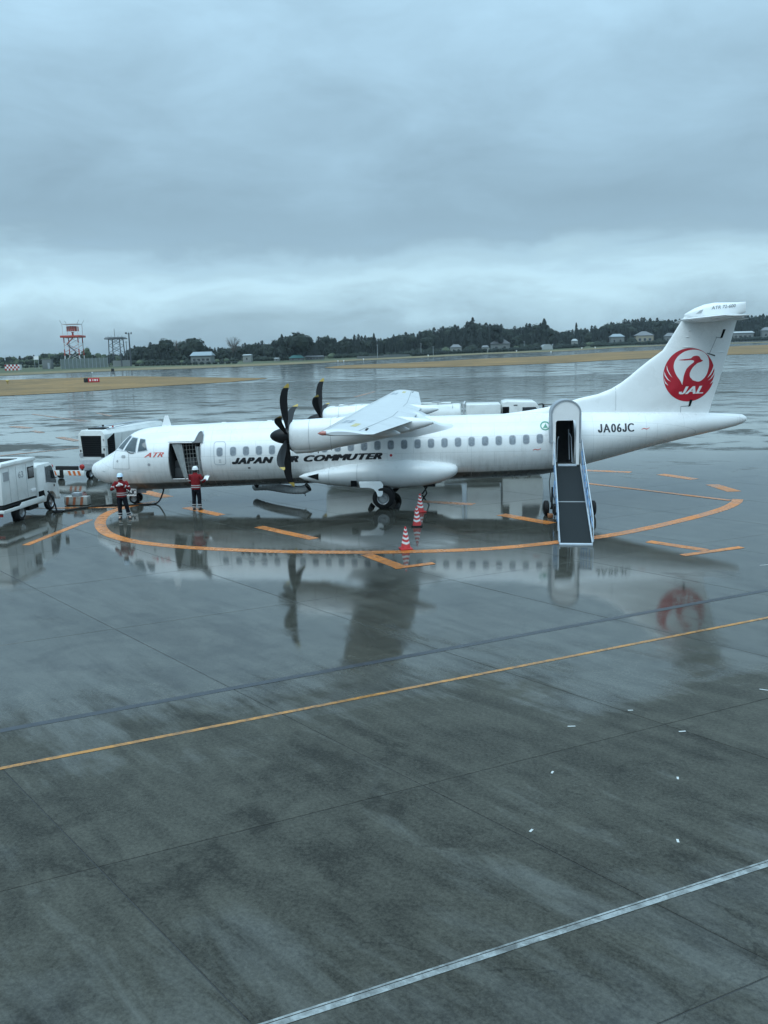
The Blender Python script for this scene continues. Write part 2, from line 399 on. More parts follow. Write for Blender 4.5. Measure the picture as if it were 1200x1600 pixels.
bare_twig = mat('bare_twigs', (.13, .115, .10), .9)
bark = mat('bark', (.06, .05, .042), .9, var=.2)

# ================================================================== SETTING
XS = [-2600, -1200, -600, -300, -150, -60, -20, 15, 50, 110, 220, 420, 800, 1500, 2600]
YS = [-70, -20, 30, 90, 150, 200, 260, 330, 400, 480, 560, 640, 720, 800, 900, 1100, 1600, 2600]
def sheet(name, m, dz, ys=YS, xs=XS, parent=None):
    mb = MB(); vs = [(x, y, terrain(y)+dz) for y in ys for x in xs]; k = len(xs)
    mb.add(vs, [(j*k+i, j*k+i+1, (j+1)*k+i+1, (j+1)*k+i) for j in range(len(ys)-1) for i in range(k-1)])
    return mb.build(name, m, parent, smooth=None)
apron = tag(sheet('apron', concrete_wet, -.012), kind='structure')

# concrete slabs of the apron, joints recessed between them
A1, A2 = rad(29.5), rad(-44.3)
D1, D2 = Vector((math.cos(A1), math.sin(A1))), Vector((math.cos(A2), math.sin(A2)))
N1, N2 = Vector((-D1.y, D1.x)), Vector((-D2.y, D2.x))
def cross_at(a, b):      # point with N1.p = a, N2.p = b
    det = N1.x*N2.y-N1.y*N2.x
    return Vector(((a*N2.y-b*N1.y)/det, (N1.x*b-N2.x*a)/det))
P1, P2 = 4.87, 4.18
O = cross_at(0, 0); EA = cross_at(P1, 0)-O; EB = cross_at(0, P2)-O
def slab_mesh():
    g = .008; ch = .004; bm = bmesh.new()
    ua, ub = EA.normalized(), EB.normalized()
    def corner(s, t, ins):
        q = EA*s+EB*t; k = ins/math.sin(ua.angle(ub))
        q = q+ua*(k if s == 0 else -k)+ub*(k if t == 0 else -k); return q
    rings = []
    for ins, z in ((g, -.011), (g, -ch), (g+ch, 0.0)):
        rings.append([bm.verts.new((*corner(s, t, ins), z)) for s, t in ((0,0),(1,0),(1,1),(0,1))])
    for a, b in zip(rings, rings[1:]):
        for i in range(4): bm.faces.new((a[i], a[(i+1) % 4], b[(i+1) % 4], b[i]))
    bm.faces.new(rings[-1]); bmesh.ops.recalc_face_normals(bm, faces=bm.faces)
    if rings[-1][0].link_faces and bm.faces[-1:][0].normal.z < 0: bmesh.ops.reverse_faces(bm, faces=bm.faces)
    me = bpy.data.meshes.new('concrete_slab'); bm.to_mesh(me); bm.free(); me.materials.append(concrete_wet); return me
SM = slab_mesh(); fill = MB()
def proj(p):
    d = Vector(p)-CP; z = d.dot(FW)
    if z < .5: return None
    return 600+CAM['f']*d.dot(RT)/z, 800-CAM['f']*d.dot(UP)/z
for i in range(-9, 9):
    for j in range(-12, 16):
        o = cross_at(-29.0+P1*i, -11.3+P2*j)
        ok = False
        for s in (0, .25, .5, .75, 1):
            for t in (0, .25, .5, .75, 1):
                q = o+EA*s+EB*t; w = proj((q.x, q.y, 0))
                if q.y < 6 and w and -60 < w[0] < 1260 and w[1] < 1680: ok = True
        if not ok: continue
        s = bpy.data.objects.new('concrete_slab', SM); COL.objects.link(s); s.parent = apron; s.location = (o.x, o.y, random.uniform(-.0012, .0012))
        c = [o, o+EA, o+EA+EB, o+EB]; fill.add([(q.x, q.y, -.0075) for q in c], [(0, 1, 2, 3)])
fill.build('joint_filler', sealant, apron, smooth=None)

# painted markings, 4 mm above the slabs
def strip(name, pts, w, m, z=.0045, closed=False):
    mb = MB(); P = [Vector((p[0], p[1])) for p in pts]; n = len(P); vs = []
    for i, p in enumerate(P):
        t = (P[min(i+1, n-1)]-P[max(i-1, 0)]).normalized(); nn = Vector((-t.y, t.x))
        vs += [(*(p+nn*w/2), z+terrain(p.y)), (*(p-nn*w/2), z+terrain(p.y))]
    mb.add(vs, [(2*i, 2*i+1, 2*i+3, 2*i+2) for i in range(n-1)])
    return mb.build(name, m, apron, smooth=None)
def px(*pts): return [gnd(u, v) for u, v in pts]
def spline(pts, k=8):
    out = []; n = len(pts); P = [Vector((p[0], p[1])) for p in pts]
    for i in range(n-1):
        a, b, c, d = P[max(i-1, 0)], P[i], P[i+1], P[min(i+2, n-1)]
        for s in range(k):
            t = s/k; out.append(.5*((2*b)+(c-a)*t+(2*a-5*b+4*c-d)*t*t+(3*b-a-3*c+d)*t*t*t))
    out.append(P[-1]); return out
strip('painted_arc', spline([(2.6, .4), (1.75, -1.2), (1.6, -2.6), (1.95, -4.1), (2.6, -5.6), (3.45, -6.9), (4.6, -7.95), (5.8, -8.62), (7.2, -9.15), (9.7, -9.72), (12.2, -9.95), (14.2, -9.92), (16.9, -9.50), (19.86, -8.15), (21.75, -6.8), (23.95, -4.75), (25.5, -3.05), (26.35, -1.75), (26.7, -.9)]), .41, orange_mark)
for nm, a, b, w in [('d', (40, 852), (141, 812), .28), ('d', (291, 793), (346, 805), .42), ('d', (404, 823), (491, 842), .40),
        ('t', (572, 866), (626, 886), .40), ('t', (1013, 846), (1105, 860), .36),
        ('d', (783, 804), (862, 818), .5), ('d', (655, 783), (740, 788), .5), ('d', (224, 768), (262, 777), .6)]:
    strip('painted_dash', px(a, b), w, orange_mark)
for a, b in [((616, 888), (678, 880)), ((1066, 868), (1159, 855))]: strip('painted_dash', px(a, b), .25, orange_mark, z=.0085)
strip('painted_line', px((905, 754), (1000, 765), (1141, 782)), .28, orange_mark, z=.0085)
strip('painted_line', px((0, 794), (90, 794), (183, 793)), .22, orange_mark, z=.0085)
for a, b, w in [((905, 734.5), (986, 738), .5), ((1032, 741), (1086, 749), .55), ((1112, 757), (1148, 768), .6),
        ((20, 666), (45, 669), 1.0), ((92, 683), (122, 689), .7), ((50, 673), (66, 676), .6)]:
    strip('painted_dash', px(a, b), w, orange_mark if a[0] > 600 else orange_faded)
strip('painted_line', px((0, 712), (60, 706), (122, 700)), .35, orange_faded)
strip('painted_line', px((50, 647), (110, 655), (140, 658)), .4, orange_faded)
strip('painted_line', px((150, 645), (174, 650)), .4, orange_faded)
strip('painted_line', px((555, 620), (585, 612)), .6, orange_faded)
E1, E2 = gnd(0, 1201), gnd(1200, 965); dd = (E2-E1)
strip('painted_line', [E1-dd*.6, E1, E1+dd*.5, E2, E2+dd*.8], .095, orange_line_m)
E1, E2 = gnd(0, 1142), gnd(1200, 922); dd = (E2-E1)
strip('drain_strip', [E1-dd*.6, E1, E2, E2+dd*.8], .16, dark_strip_m, z=.003)
E1, E2 = gnd(440, 1598), gnd(1200, 1351); dd = (E2-E1)
wn = Vector((-dd.y, dd.x, 0)).normalized()
strip('painted_line', [E1-dd, E1, E2, E2+dd], .070, white_mark)
strip('painted_line', [E1-dd+wn*.058, E1+wn*.058, E2+wn*.058, E2+dd+wn*.058], .026, white_mark)
fleck_m = mat('fleck_white', (.50, .52, .51), .5)
# small white flecks on the apron
for u, v, l, a in [(893, 1135, .10, .1), (1066, 1143, .09, .2), (863, 1207, .06, 1.2), (1059, 1216, .06, 1.4), (830, 1298, .06, 1.0), (1059, 1314, .06, 1.5), (985, 1110, .07, .1), (1194, 883, .22, .3), (1194, 1078, .12, -.4)]:
    c = gnd(u, v); d = Vector((math.cos(a), math.sin(a), 0))*l/2
    strip('white_fleck', [c-d*1.25, c+d*1.25], .030, fleck_m)

def band(name, near, far, m, dz, kind='structure', sub=5, rough=0.0):
    """land between two edge lines read off the photograph, laid on the terrain"""
    def dens(pl):
        out = []
        for (u0, v0), (u1, v1) in zip(pl, pl[1:]):
            for k in range(sub): out.append((u0+(u1-u0)*k/sub, v0+(v1-v0)*k/sub))
        return out+[pl[-1]]
    def interp(pl, u):
        for (u0, v0), (u1, v1) in zip(pl, pl[1:]):
            if u0 <= u <= u1: return v0+(v1-v0)*(u-u0)/(u1-u0)
        return pl[-1][1] if u > pl[-1][0] else pl[0][1]
    mb = MB(); cols = []; K = 6
    for u, v in dens(near):
        a = gnd(u, v)
        b = gnd(u, min(interp(far, u), v-.12)) if not callable(far) else far(a)
        ed = rough*noise.noise((a.x*.05, a.y*.05, 3))
        cols.append([a.lerp(b, k/K) for k in range(K+1)])
        cols[-1] = [Vector((p.x, p.y+ed, p.z)) for p in cols[-1]]
    vs = [(p.x, p.y, terrain(p.y)+dz+(rough*.02 if 0 < k < K else 0)) for c in cols for k, p in enumerate(c)]
    mb.add(vs, [(i*(K+1)+k, (i+1)*(K+1)+k, (i+1)*(K+1)+k+1, i*(K+1)+k+1) for i in range(len(cols)-1) for k in range(K)])
    return tag(mb.build(name, m, smooth=60), kind=kind)
band('grass_island', [(-160, 629), (0, 619), (100, 614), (200, 607), (300, 600.5), (360, 597), (400, 593.5), (418, 591.3)],
     [(-160, 597), (0, 594), (100, 591), (200, 588), (280, 589), (383, 590.8), (418, 591)], dry_grass, .06, rough=.8)
band('grass_verge', [(508, 574.7), (520, 575.6), (540, 576.2), (640, 575), (760, 572), (880, 567.3), (950, 563), (1020, 560), (1136, 554.5), (1200, 553), (1330, 548.5)],
     [(508, 574.2), (520, 573), (540, 571), (640, 567), (760, 560.4), (880, 555.6), (943, 551), (1037, 546.7), (1140, 541.3), (1200, 539), (1330, 534.5)], dry_grass, .08, rough=.8)
BANK = [(-200, 596), (0, 587.5), (100, 583), (200, 579), (300, 576), (400, 572), (500, 567.6), (560, 563.7), (640, 560), (760, 553.6), (880, 549), (960, 544), (1043, 540), (1200, 535.5), (1330, 531)]
band('far_bank', BANK, lambda a: Vector((a.x*1.06, a.y+46, 0)), bank_grass, .10, rough=.6)
band('far_field', [(u, v-1.2) for u, v in BANK], lambda a: Vector((a.x*3.2-20, a.y+1500, 0)), field_green, .05)

# ================================================================== AIRCRAFT
AX = Vector((12.6, 0, 0))
plane = empty('airliner', AX, 0, 'white twin-turboprop airliner with red crane emblem on the tail, parked on the wet apron', 'aircraft')
def pb(mb, name, m, parent=None, **kw):
    """a part given in world coordinates, parented to the aircraft (or to one of its parts)"""
    mb.v = [tuple(Vector(v)-AX) for v in mb.v]
    return mb.build(name, m, parent or plane, **kw)
def zaxis(x): return 2.105+.016*(x-12)
def hermite(keys, x):
    ks = keys
    if x <= ks[0][0]: return ks[0][1]
    if x >= ks[-1][0]: return ks[-1][1]
    for i in range(len(ks)-1):
        if ks[i][0] <= x <= ks[i+1][0]:
            x0, y0 = ks[i]; x1, y1 = ks[i+1]; h = x1-x0; s = (y1-y0)/h
            def slope(j):
                if j <= 0 or j >= len(ks)-1: return (ks[1][1]-ks[0][1])/(ks[1][0]-ks[0][0]) if j <= 0 else (ks[-1][1]-ks[-2][1])/(ks[-1][0]-ks[-2][0])
                a = (ks[j][1]-ks[j-1][1])/(ks[j][0]-ks[j-1][0]); b = (ks[j+1][1]-ks[j][1])/(ks[j+1][0]-ks[j][0])
                return 0 if a*b <= 0 else 2*a*b/(a+b)
            m0, m1 = slope(i), slope(i+1); t = (x-x0)/h
            return (2*t**3-3*t**2+1)*y0+(t**3-2*t**2+t)*h*m0+(-2*t**3+3*t**2)*y1+(t**3-t**2)*h*m1
FT = [(0, 1.46), (.04, 1.62), (.12, 1.73), (.3, 1.83), (.84, 2.12), (1.2, 2.33), (1.59, 2.74), (2.05, 3.06), (2.5, 3.20), (3.19, 3.28), (4.65, 3.335), (7, 3.40), (12, 3.46), (16.3, 3.49), (18, 3.51), (20, 3.52), (23.5, 3.46), (25.5, 3.38), (27.0, 3.29), (27.15, 3.20)]
FB = [(0, 1.46), (.04, 1.30), (.12, 1.18), (.3, 1.04), (.68, .88), (1.31, .68), (2.15, .575), (3.27, .60), (5.3, .665), (8.2, .745), (12, .80), (16.8, .88), (17.9, .91), (18.8, .965), (19.5, 1.06), (20.97, 1.42), (22, 1.68), (23, 1.95), (25, 2.43), (26.48, 2.76), (27.0, 2.92), (27.15, 3.02)]
FH = [(0, .0), (.04, .16), (.12, .27), (.3, .43), (.84, .76), (1.3, .97), (2.0, 1.18), (3.0, 1.32), (4.2, 1.36), (8, 1.365), (18, 1.36), (19.5, 1.30), (21, 1.17), (23, .88), (25, .54), (26.5, .30), (27.0, .20), (27.15, .10)]
def section(x): 
    zt, zb, hw = hermite(FT, x), hermite(FB, x), hermite(FH, x)
    zm = (zt+zb)/2 if x > 4 else (zb+(zt-zb)*(.5 if x < 1 else .5-.03*math.sin((x-1)/3*PI)))
    return zt, zb, hw, zm
def fus_y(x, z, off=0.0, side=-1):
    zt, zb, hw, zm = section(x); h = (zt-zm) if z > zm else (zm-zb)
    k = max(0.0, 1-((z-zm)/max(h, 1e-4))**2)
    return side*(hw*math.sqrt(k)+off)
def fus_n(x, z, off=0.0, side=-1):
    """point on the skin pushed out along the section normal"""
    zt, zb, hw, zm = section(x); h = (zt-zm) if z > zm else (zm-zb)
    c = max(-.999, min(.999, (z-zm)/h)); a = math.asin(c); y = hw*math.cos(a)
    ny, nz = math.cos(a)/hw, math.sin(a)/h; l = math.hypot(ny, nz)
    return Vector((x, side*(y+off*ny/l), z+off*nz/l))
def fuselage_mesh():
    mb = MB(); n = 72
    xs = [0.004, .02, .05, .09, .15, .22, .3, .42, .55, .7, .85, 1.0, 1.15, 1.3, 1.45, 1.6, 1.75, 1.9, 2.05, 2.2, 2.4, 2.6, 2.85, 3.1, 3.5, 4, 4.6, 5.3, 6, 7, 8, 9, 10, 11, 12, 13, 14, 15, 16, 17, 17.6, 18.2, 18.7, 19.1, 19.5, 20, 20.5, 21, 21.5, 22, 22.5, 23, 23.5, 24, 24.5, 25, 25.5, 26, 26.4, 26.75, 27.0, 27.1, 27.15]
    for x in xs:
        zt, zb, hw, zm = section(x)
        for j in range(n):
            a = 2*PI*j/n; c, s = math.cos(a), math.sin(a)
            mb.v.append((x, hw*c, zm+s*((zt-zm) if s > 0 else (zm-zb))))
    for i in range(len(xs)-1):
        for j in range(n): mb.f.append((i*n+j, i*n+(j+1) % n, (i+1)*n+(j+1) % n, (i+1)*n+j)); mb.m.append(0)
    mb.f.append(tuple(range(n-1, -1, -1))); mb.m.append(0); mb.f.append(tuple((len(xs)-1)*n+j for j in range(n))); mb.m.append(0)
    return mb
fmb = fuselage_mesh(); fmb.v = [tuple(Vector(v)-AX) for v in fmb.v]
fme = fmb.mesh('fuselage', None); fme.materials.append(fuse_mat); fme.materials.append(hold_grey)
fo = bpy.data.objects.new('fuselage', fme); COL.objects.link(fo)
CARGO = (3.86, 5.20, 1.16, 2.66); DOOR = (19.50, 20.25, 1.55, 3.30)
cut = []
for (x0, x1, z0, z1), dep in ((CARGO, 1.9), (DOOR, 1.7)):
    mb = MB(); mb.box(((x0+x1)/2, -1.7+dep/2, (z0+z1)/2), (x1-x0, dep, z1-z0), mi=1)
    mb.v = [tuple(Vector(v)-AX) for v in mb.v]
    me = mb.mesh('cut', None, bevel=.07, seg=3); me.materials.append(fuse_mat); me.materials.append(hold_grey)
    for p_ in me.polygons: p_.material_index = 1
    c = bpy.data.objects.new('cut', me); COL.objects.link(c); cut.append(c)
    md = fo.modifiers.new('cut', 'BOOLEAN'); md.operation = 'DIFFERENCE'; md.solver = 'EXACT'; md.object = c
bpy.context.view_layer.update()
dg = bpy.context.evaluated_depsgraph_get()
nm_ = bpy.data.meshes.new_from_object(fo.evaluated_get(dg))
bpy.data.objects.remove(fo)
for c in cut: bpy.data.objects.remove(c)
nm_.polygons.foreach_set('use_smooth', [True]*len(nm_.polygons)); nm_.set_sharp_from_angle(angle=rad(28))
nm_.name = 'fuselage'
fus = link('fuselage', nm_, None, plane)

# ---------- decals that follow a surface
def decal(name, polys, mapf, m, parent=None, step=.07):
    bm = bmesh.new()
    for vs, fs in polys:
        bv = [bm.verts.new((p[0], p[1], 0)) for p in vs]
        for f in fs:
            try: bm.faces.new([bv[i] for i in f])
            except ValueError: pass
    xs = [v.co.x for v in bm.verts]; ys = [v.co.y for v in bm.verts]
    for ax, lo, hi in ((0, min(xs), max(xs)), (1, min(ys), max(ys))):
        k = math.floor(lo/step)+1
        while k*step < hi:
            co = [0, 0, 0]; co[ax] = k*step; no = [0, 0, 0]; no[ax] = 1
            bmesh.ops.bisect_plane(bm, geom=bm.verts[:]+bm.edges[:]+bm.faces[:], plane_co=co, plane_no=no)
            k += 1
    for v in bm.verts: v.co = Vector(mapf(v.co.x, v.co.y))-AX
    bmesh.ops.recalc_face_normals(bm, faces=bm.faces)
    me = bpy.data.meshes.new(name); bm.to_mesh(me); bm.free()
    me.polygons.foreach_set('use_smooth', [True]*len(me.polygons))
    return link(name, me, m, parent or plane)
def text_poly(s, height, width=None, shear=0.0, bold=0.0, spacing=1.0):
    cu = bpy.data.curves.new('t', 'FONT'); cu.body = s; cu.size = 1; cu.shear = shear; cu.offset = bold; cu.space_character = spacing; cu.resolution_u = 4
    o = bpy.data.objects.new('t', cu); COL.objects.link(o)
    d = bpy.context.evaluated_depsgraph_get(); me = o.evaluated_get(d).to_mesh()
    vs = [(v.co.x, v.co.y) for v in me.vertices]; fs = [tuple(p.vertices) for p in me.polygons]
    o.evaluated_get(d).to_mesh_clear(); bpy.data.objects.remove(o)
    x0, x1 = min(v[0] for v in vs), max(v[0] for v in vs); y0, y1 = min(v[1] for v in vs), max(v[1] for v in vs)
    ky = height/(y1-y0); kx = width/(x1-x0) if width else ky
    return [((x-x0)*kx, (y-y0)*ky) for x, y in vs], fs
def caps_poly(s, height, width, shear=0.0, gap=.16):
    """capitals and figures set on one baseline"""
    vs, fs, x = [], [], 0.0
    for ch in s:
        if ch == 'J':          # letter with a full hook
            cl_ = [(.46, 1.0), (.46, .62), (.46, .30)]+[(.255+.205*math.cos(rad(-15*k)), .28-.205*-math.sin(rad(-15*k))) for k in range(1, 12)]+[(.05, .34)]
            v, f = [], []
            for i, q in enumerate(cl_):
                a0, a1 = Vector(cl_[max(i-1, 0)]), Vector(cl_[min(i+1, len(cl_)-1)]); tn = (a1-a0).normalized(); nn = Vector((-tn.y, tn.x))*.075
                v += [(q[0]+nn.x, max(0, q[1]+nn.y)), (q[0]-nn.x, max(0, q[1]-nn.y))]
            f = [(2*i, 2*i+1, 2*i+3, 2*i+2) for i in range(len(cl_)-1)]; lo = min(p[0] for p in v); v = [(p[0]-lo, p[1]) for p in v]
        else: v, f = text_poly(ch, 1.0)
        b = len(vs); w = max(p[0] for p in v)
        vs += [(x+p[0]+shear*p[1], p[1]) for p in v]; fs += [tuple(b+i for i in q) for q in f]; x += w+gap
    x0, x1 = min(p[0] for p in vs), max(p[0] for p in vs)
    return [((p[0]-x0)*width/(x1-x0), p[1]*height) for p in vs], fs
def bold_decal(name, poly, mapoff, m, parent, dx, n=4, off=.005):
    offs = [(dx*k/(n-1), 0.0) for k in range(n)]+([(dx*k/(n-1), dx*.32) for k in range(n)] if n > 3 else [])
    for k, (ox, oy) in enumerate(offs):
        vs, fs = poly; q = [(x+ox, y+oy) for x, y in vs]
        if k == 0: root = decal(name, [(q, fs)], mapoff(off), m, parent)
        else: decal('lettering_stroke', [(q, fs)], mapoff(off+.0006*k), m, root if root.parent == plane else parent)
def onfus(x0, z0, slope=0.0, off=.006):
    return lambda a, b: fus_n(x0+a, z0+b+slope*a, off)
def rrect(w, h, r, n=5):
    out = []
    for cx, cy, a0 in ((w/2-r, h/2-r, 0), (-w/2+r, h/2-r, 90), (-w/2+r, -h/2+r, 180), (w/2-r, -h/2+r, 270)):
        for k in range(n+1):
            a = rad(a0+90*k/n); out.append((cx+r*math.cos(a), cy+r*math.sin(a)))
    return out
def ring(outer, inner):
    n = len(outer); return (outer+inner, [(i, (i+1) % n, n+(i+1) % n, n+i) for i in range(n)])

for wd, xa, xb in (('JAPAN', 6.49, 8.22), ('AIR', 8.36, 9.26), ('COMMUTER', 9.45, 12.66)):
    bold_decal('airline_lettering', caps_poly(wd, .235, xb-xa-.07, .38, .22), (lambda xa: (lambda o: onfus(xa, 1.765+.0195*(xa-6.5), .0195, o)))(xa), title_black, plane, .07, 5)
bold_decal('registration_lettering', caps_poly('JA06JC', .32, 1.40, .0, .22), lambda o: onfus(21.18, 2.76, .0015, o), title_black, plane, .03, 3)
bold_decal('maker_lettering', text_poly('ATR', .185, .84, .5, 0), lambda o: onfus(2.80, 2.10, .02, o), title_red, plane, .025, 3)
decal('flag_field', [(rrect(.26, .20, .01), [tuple(range(24))])], onfus(13.0, 2.03), decal_white, fus)
decal('flag_disc', [([(.055*math.cos(k*PI/8), .055*math.sin(k*PI/8)) for k in range(16)], [tuple(range(16))])], onfus(13.0, 2.03, 0, .010), logo_red, fus)
decal('green_emblem', [ring([(.20*math.cos(k*PI/12), .17*math.sin(k*PI/12)) for k in range(24)], [(.15*math.cos(k*PI/12), .12*math.sin(k*PI/12)) for k in range(24)]),
    ([(-.1, -.08), (.1, -.08), (.02, .09)], [(0, 1, 2)])], onfus(19.13, 3.06), decal_green, fus)
decal('service_stencil', [([(0, 0), (.10, .03), (.20, .0), (.32, .05), (.32, .075), (.2, .03), (.1, .06), (0, .02)], [(0, 1, 6, 7), (1, 2, 5, 6), (2, 3, 4, 5)])], onfus(18.62, 2.13), title_red, fus)
decal('service_stencil', [([(0, 0), (.10, .03), (.20, .0), (.32, .05), (.32, .075), (.2, .03), (.1, .06), (0, .02)], [(0, 1, 6, 7), (1, 2, 5, 6), (2, 3, 4, 5)])], onfus(22.9, 2.83), title_red, fus)
decal('static_port', [(rrect(.10, .05, .01), [tuple(range(24))])], onfus(7.18, 1.60), title_black, fus)
for x, z, r in ((3.0, 1.80, .06), (1.55, 1.93, .05)):
    decal('access_port', [([(r*math.cos(k*PI/8), r*math.sin(k*PI/8)) for k in range(16)], [tuple(range(16))])], onfus(x, z), decal_grey, fus)
decal('access_port', [(rrect(.20, .12, .05), [tuple(range(24))])], onfus(1.85, 2.12), decal_grey, fus)
decal('access_panel_seam', [ring(rrect(.78, .74, .05), rrect(.75, .71, .045))], onfus(1.72, 1.98, 0, .004), seam, fus)
decal('pitot_marking', [([(0, 0), (.16, -.03), (.16, -.01), (0, .03)], [(0, 1, 2, 3)])], onfus(.75, 1.48), decal_grey, fus)
# panel seams around the barrel
for x in (1.15, 5.62, 9.0, 16.2, 21.0, 23.1, 26.85):
    decal('panel_seam', [([(0, 0), (.012, 0), (.012, 1), (0, 1)], [(0, 1, 2, 3)])],
          (lambda x: (lambda a, b: fus_n(x+a, section(x)[1]+(.06+.88*b)*(section(x)[0]-section(x)[1]), .003)))(x), wing_grey, fus, step=.05)

# ---------- cabin windows
PANE_OUT, PANE_IN = rrect(.270, .375, .10), rrect(.225, .330, .085)
def cabin_window(x, z):
    f = decal('cabin_window', [ring(PANE_OUT, PANE_IN)], onfus(x, z, .02, .006), cabin_frame)
    decal('pane', [(PANE_IN, [tuple(range(24))])], onfus(x, z, .02, .003), cabin_glass, f)
def win_z(x): return 2.29+(x-6.56)*.0232
for k in range(24):
    x = 6.56+k*(18.90-6.56)/23; cabin_window(x, win_z(x))
decal('emergency_hatch', [ring(rrect(.50, .95, .12), rrect(.455, .905, .10))], onfus(6.0, 2.22, 0, .005), cabin_frame, fus)
cabin_window(6.0, win_z(6.0))
decal('hatch_placard', [(rrect(.10, .03, .005), [tuple(range(24))])], onfus(6.0, 1.95), decal_grey, fus)
decal('hatch_placard', [(rrect(.10, .03, .005), [tuple(range(24))])], onfus(6.0, 1.87), decal_grey, fus)
for x in [6.0]+[6.56+k*.5365 for k in range(24)]:          # starboard row
    zz = win_z(x); mb_p = lambda a, b, x=x, zz=zz: fus_n(x+a, zz+b, .004, 1)
    decal('cabin_window', [(rrect(.25, .35, .09), [tuple(range(24))])], mb_p, cabin_glass, step=.12)

# ---------- cockpit glazing: polygons in (x, z) laid on the nose
def nose_pane(poly, side=-1, frame=.03):
    cx = sum(p[0] for p in poly)/len(poly); cz = sum(p[1] for p in poly)/len(poly)
    big = [(cx+(x-cx)*1.13, cz+(z-cz)*1.13) for x, z in poly]
    o = decal('cockpit_window', [ring(big, poly)], lambda a, b: fus_n(a, b, .008, side), cabin_frame, step=.06)
    decal('pane', [(poly, [tuple(range(len(poly)))])], lambda a, b: fus_n(a, b, .012, side), cockpit_glass, o, step=.06)
for sd_ in (-1, 1):
    nose_pane([(2.52, 2.33), (2.92, 2.39), (2.78, 2.80), (2.56, 2.82)], sd_)
    nose_pane([(1.88, 2.37), (2.40, 2.31), (2.42, 2.84), (2.16, 2.87)], sd_)
    nose_pane([(1.49, 2.45), (1.78, 2.40), (2.08, 2.89), (1.95, 2.93)], sd_)

# ---------- cargo door: opening frame, raised door, curtain and net
x0, x1, z0, z1 = CARGO
mb = MB()
for k in range(14):            # door panel hinged up along the top edge, curved like the skin
    pass
def raised(a, b):              # a along x, b from hinge outwards
    q = fus_n(x0+a, 2.70+.42*b, .035+.02*b); return q
decal('cargo_door', [([(-.06, 0), (x1-x0+.02, 0), (x1-x0+.02, 1), (-.06, 1)], [(0, 1, 2, 3)])], raised, white_paint, step=.1)
pk = [(x1-.36, 2.64), (x1-.25, 2.70), (x1-.19, 2.86), (x1-.13, 3.0), (x1-.05, 3.06), (x1+.03, 3.02), (x1+.08, 2.92), (x1+.08, 2.64)]
decal('door_end_pocket', [(pk, [tuple(range(8))])], lambda a, b: fus_n(a, b, .062), boot_grey, step=.08)
mb = MB(); mb.tube([fus_n(a, b, .066) for a, b in pk[:-1]], .016, 6); pb(mb, 'door_edge_seal', hood_grey)
mb = MB()
for a, b in (((x0, z0), (x0, z1)), ((x1, z0), (x1, z1)), ((x0, z0), (x1, z0)), ((x0, z1), (x1, z1))):
    n_ = 8; mb.tube([fus_n(a[0]+(b[0]-a[0])*k/n_, a[1]+(b[1]-a[1])*k/n_, .004) for k in range(n_+1)], .022, 6)
pb(mb, 'cargo_door_frame', grey_metal)
mb = MB()                       # slack curtain panels inside the opening
def curtain(xa, xb, yo, top, bot):
    n_ = 10; m_ = 6; vs = []
    for i in range(n_+1):
        for j in range(m_+1):
            t = i/n_; s = j/m_; x = (xa[0]*(1-t)+xa[1]*t)*(1-s)+(xb[0]*(1-t)+xb[1]*t)*s
            z = top+(bot-top)*t
            vs.append((x, yo+.035*math.sin(9*s+2*t)+.05*t, z))
    mb.add(vs, [(i*(m_+1)+j, (i+1)*(m_+1)+j, (i+1)*(m_+1)+j+1, i*(m_+1)+j+1) for i in range(n_) for j in range(m_)])
curtain((x0+.12, x0+.50), (x0+.52, x0+.70), -1.16, z1-.05, z0+.04)
curtain((x1-.26, x1-.14), (x1-.02, x1-.03), -1.18, z1-.16, z0+.08)
pb(mb, 'hold_curtain', curtain_grey, smooth=60)
mb = MB()
for k in range(5): mb.bar((x0+.55+.13*k, -1.08, z1-.06), (x0+.62+.12*k, -1.08, z0+.06), .022, .012)
for k in range(8): mb.bar((x0+.50, -1.07, z1-.14-.17*k), (x1-.14, -1.07, z1-.10-.17*k), .022, .012)
pb(mb, 'cargo_net', net_mat)
mb = MB()
for (bx_, bz_, w_, h_, d_) in ((4.15, z0+.22, .5, .42, .5), (4.72, z0+.26, .55, .5, .5), (4.5, z0+.66, .6, .3, .45), (4.1, z0+.58, .4, .28, .4)):
    mb.box((bx_, -.55, bz_), (w_, d_, h_))
pb(mb, 'hold_baggage', boot_grey, bevel=.03)
# interior of the passenger doorway: far wall, handrails
mb = MB(); mb.tube([(19.57, -1.18, 1.62), (19.60, -1.12, 2.5), (19.66, -1.0, 2.62)], .02, 6); mb.tube([(20.18, -1.18, 1.62), (20.14, -1.1, 2.6), (20.08, -1.0, 2.75)], .02, 6)
mb.tube([(20.1, -.95, 1.7), (20.06, -.9, 2.9)], .02, 6)
pb(mb, 'door_grab_rail', rail_white)

# ---------- wing
def airfoil(t, n=14):
    up, lo = [], []
    for k in range(n+1):
        x = .5*(1-math.cos(PI*k/n))
        y = 5*t*(.2969*math.sqrt(x)-.126*x-.3516*x*x+.2843*x**3-.1030*x**4); c = .02*4*x*(1-x)
        up.append((x, c+y)); lo.append((x, c-y))
    return up[::-1]+lo[1:-1]
def loft(secs, closed_ends=True):
    mb = MB(); n = len(secs[0])
    for s in secs: mb.v += [tuple(p) for p in s]
    for i in range(len(secs)-1):
        for j in range(n): mb.f.append((i*n+j, i*n+(j+1) % n, (i+1)*n+(j+1) % n, (i+1)*n+j)); mb.m.append(0)
    if closed_ends: mb.f += [tuple(range(n-1, -1, -1)), tuple((len(secs)-1)*n+j for j in range(n))]; mb.m += [0, 0]
    return mb
WLE = lambda y: 11.60 if abs(y) < 4.6 else 11.60+(abs(y)-4.6)/(13.5-4.6)*.50
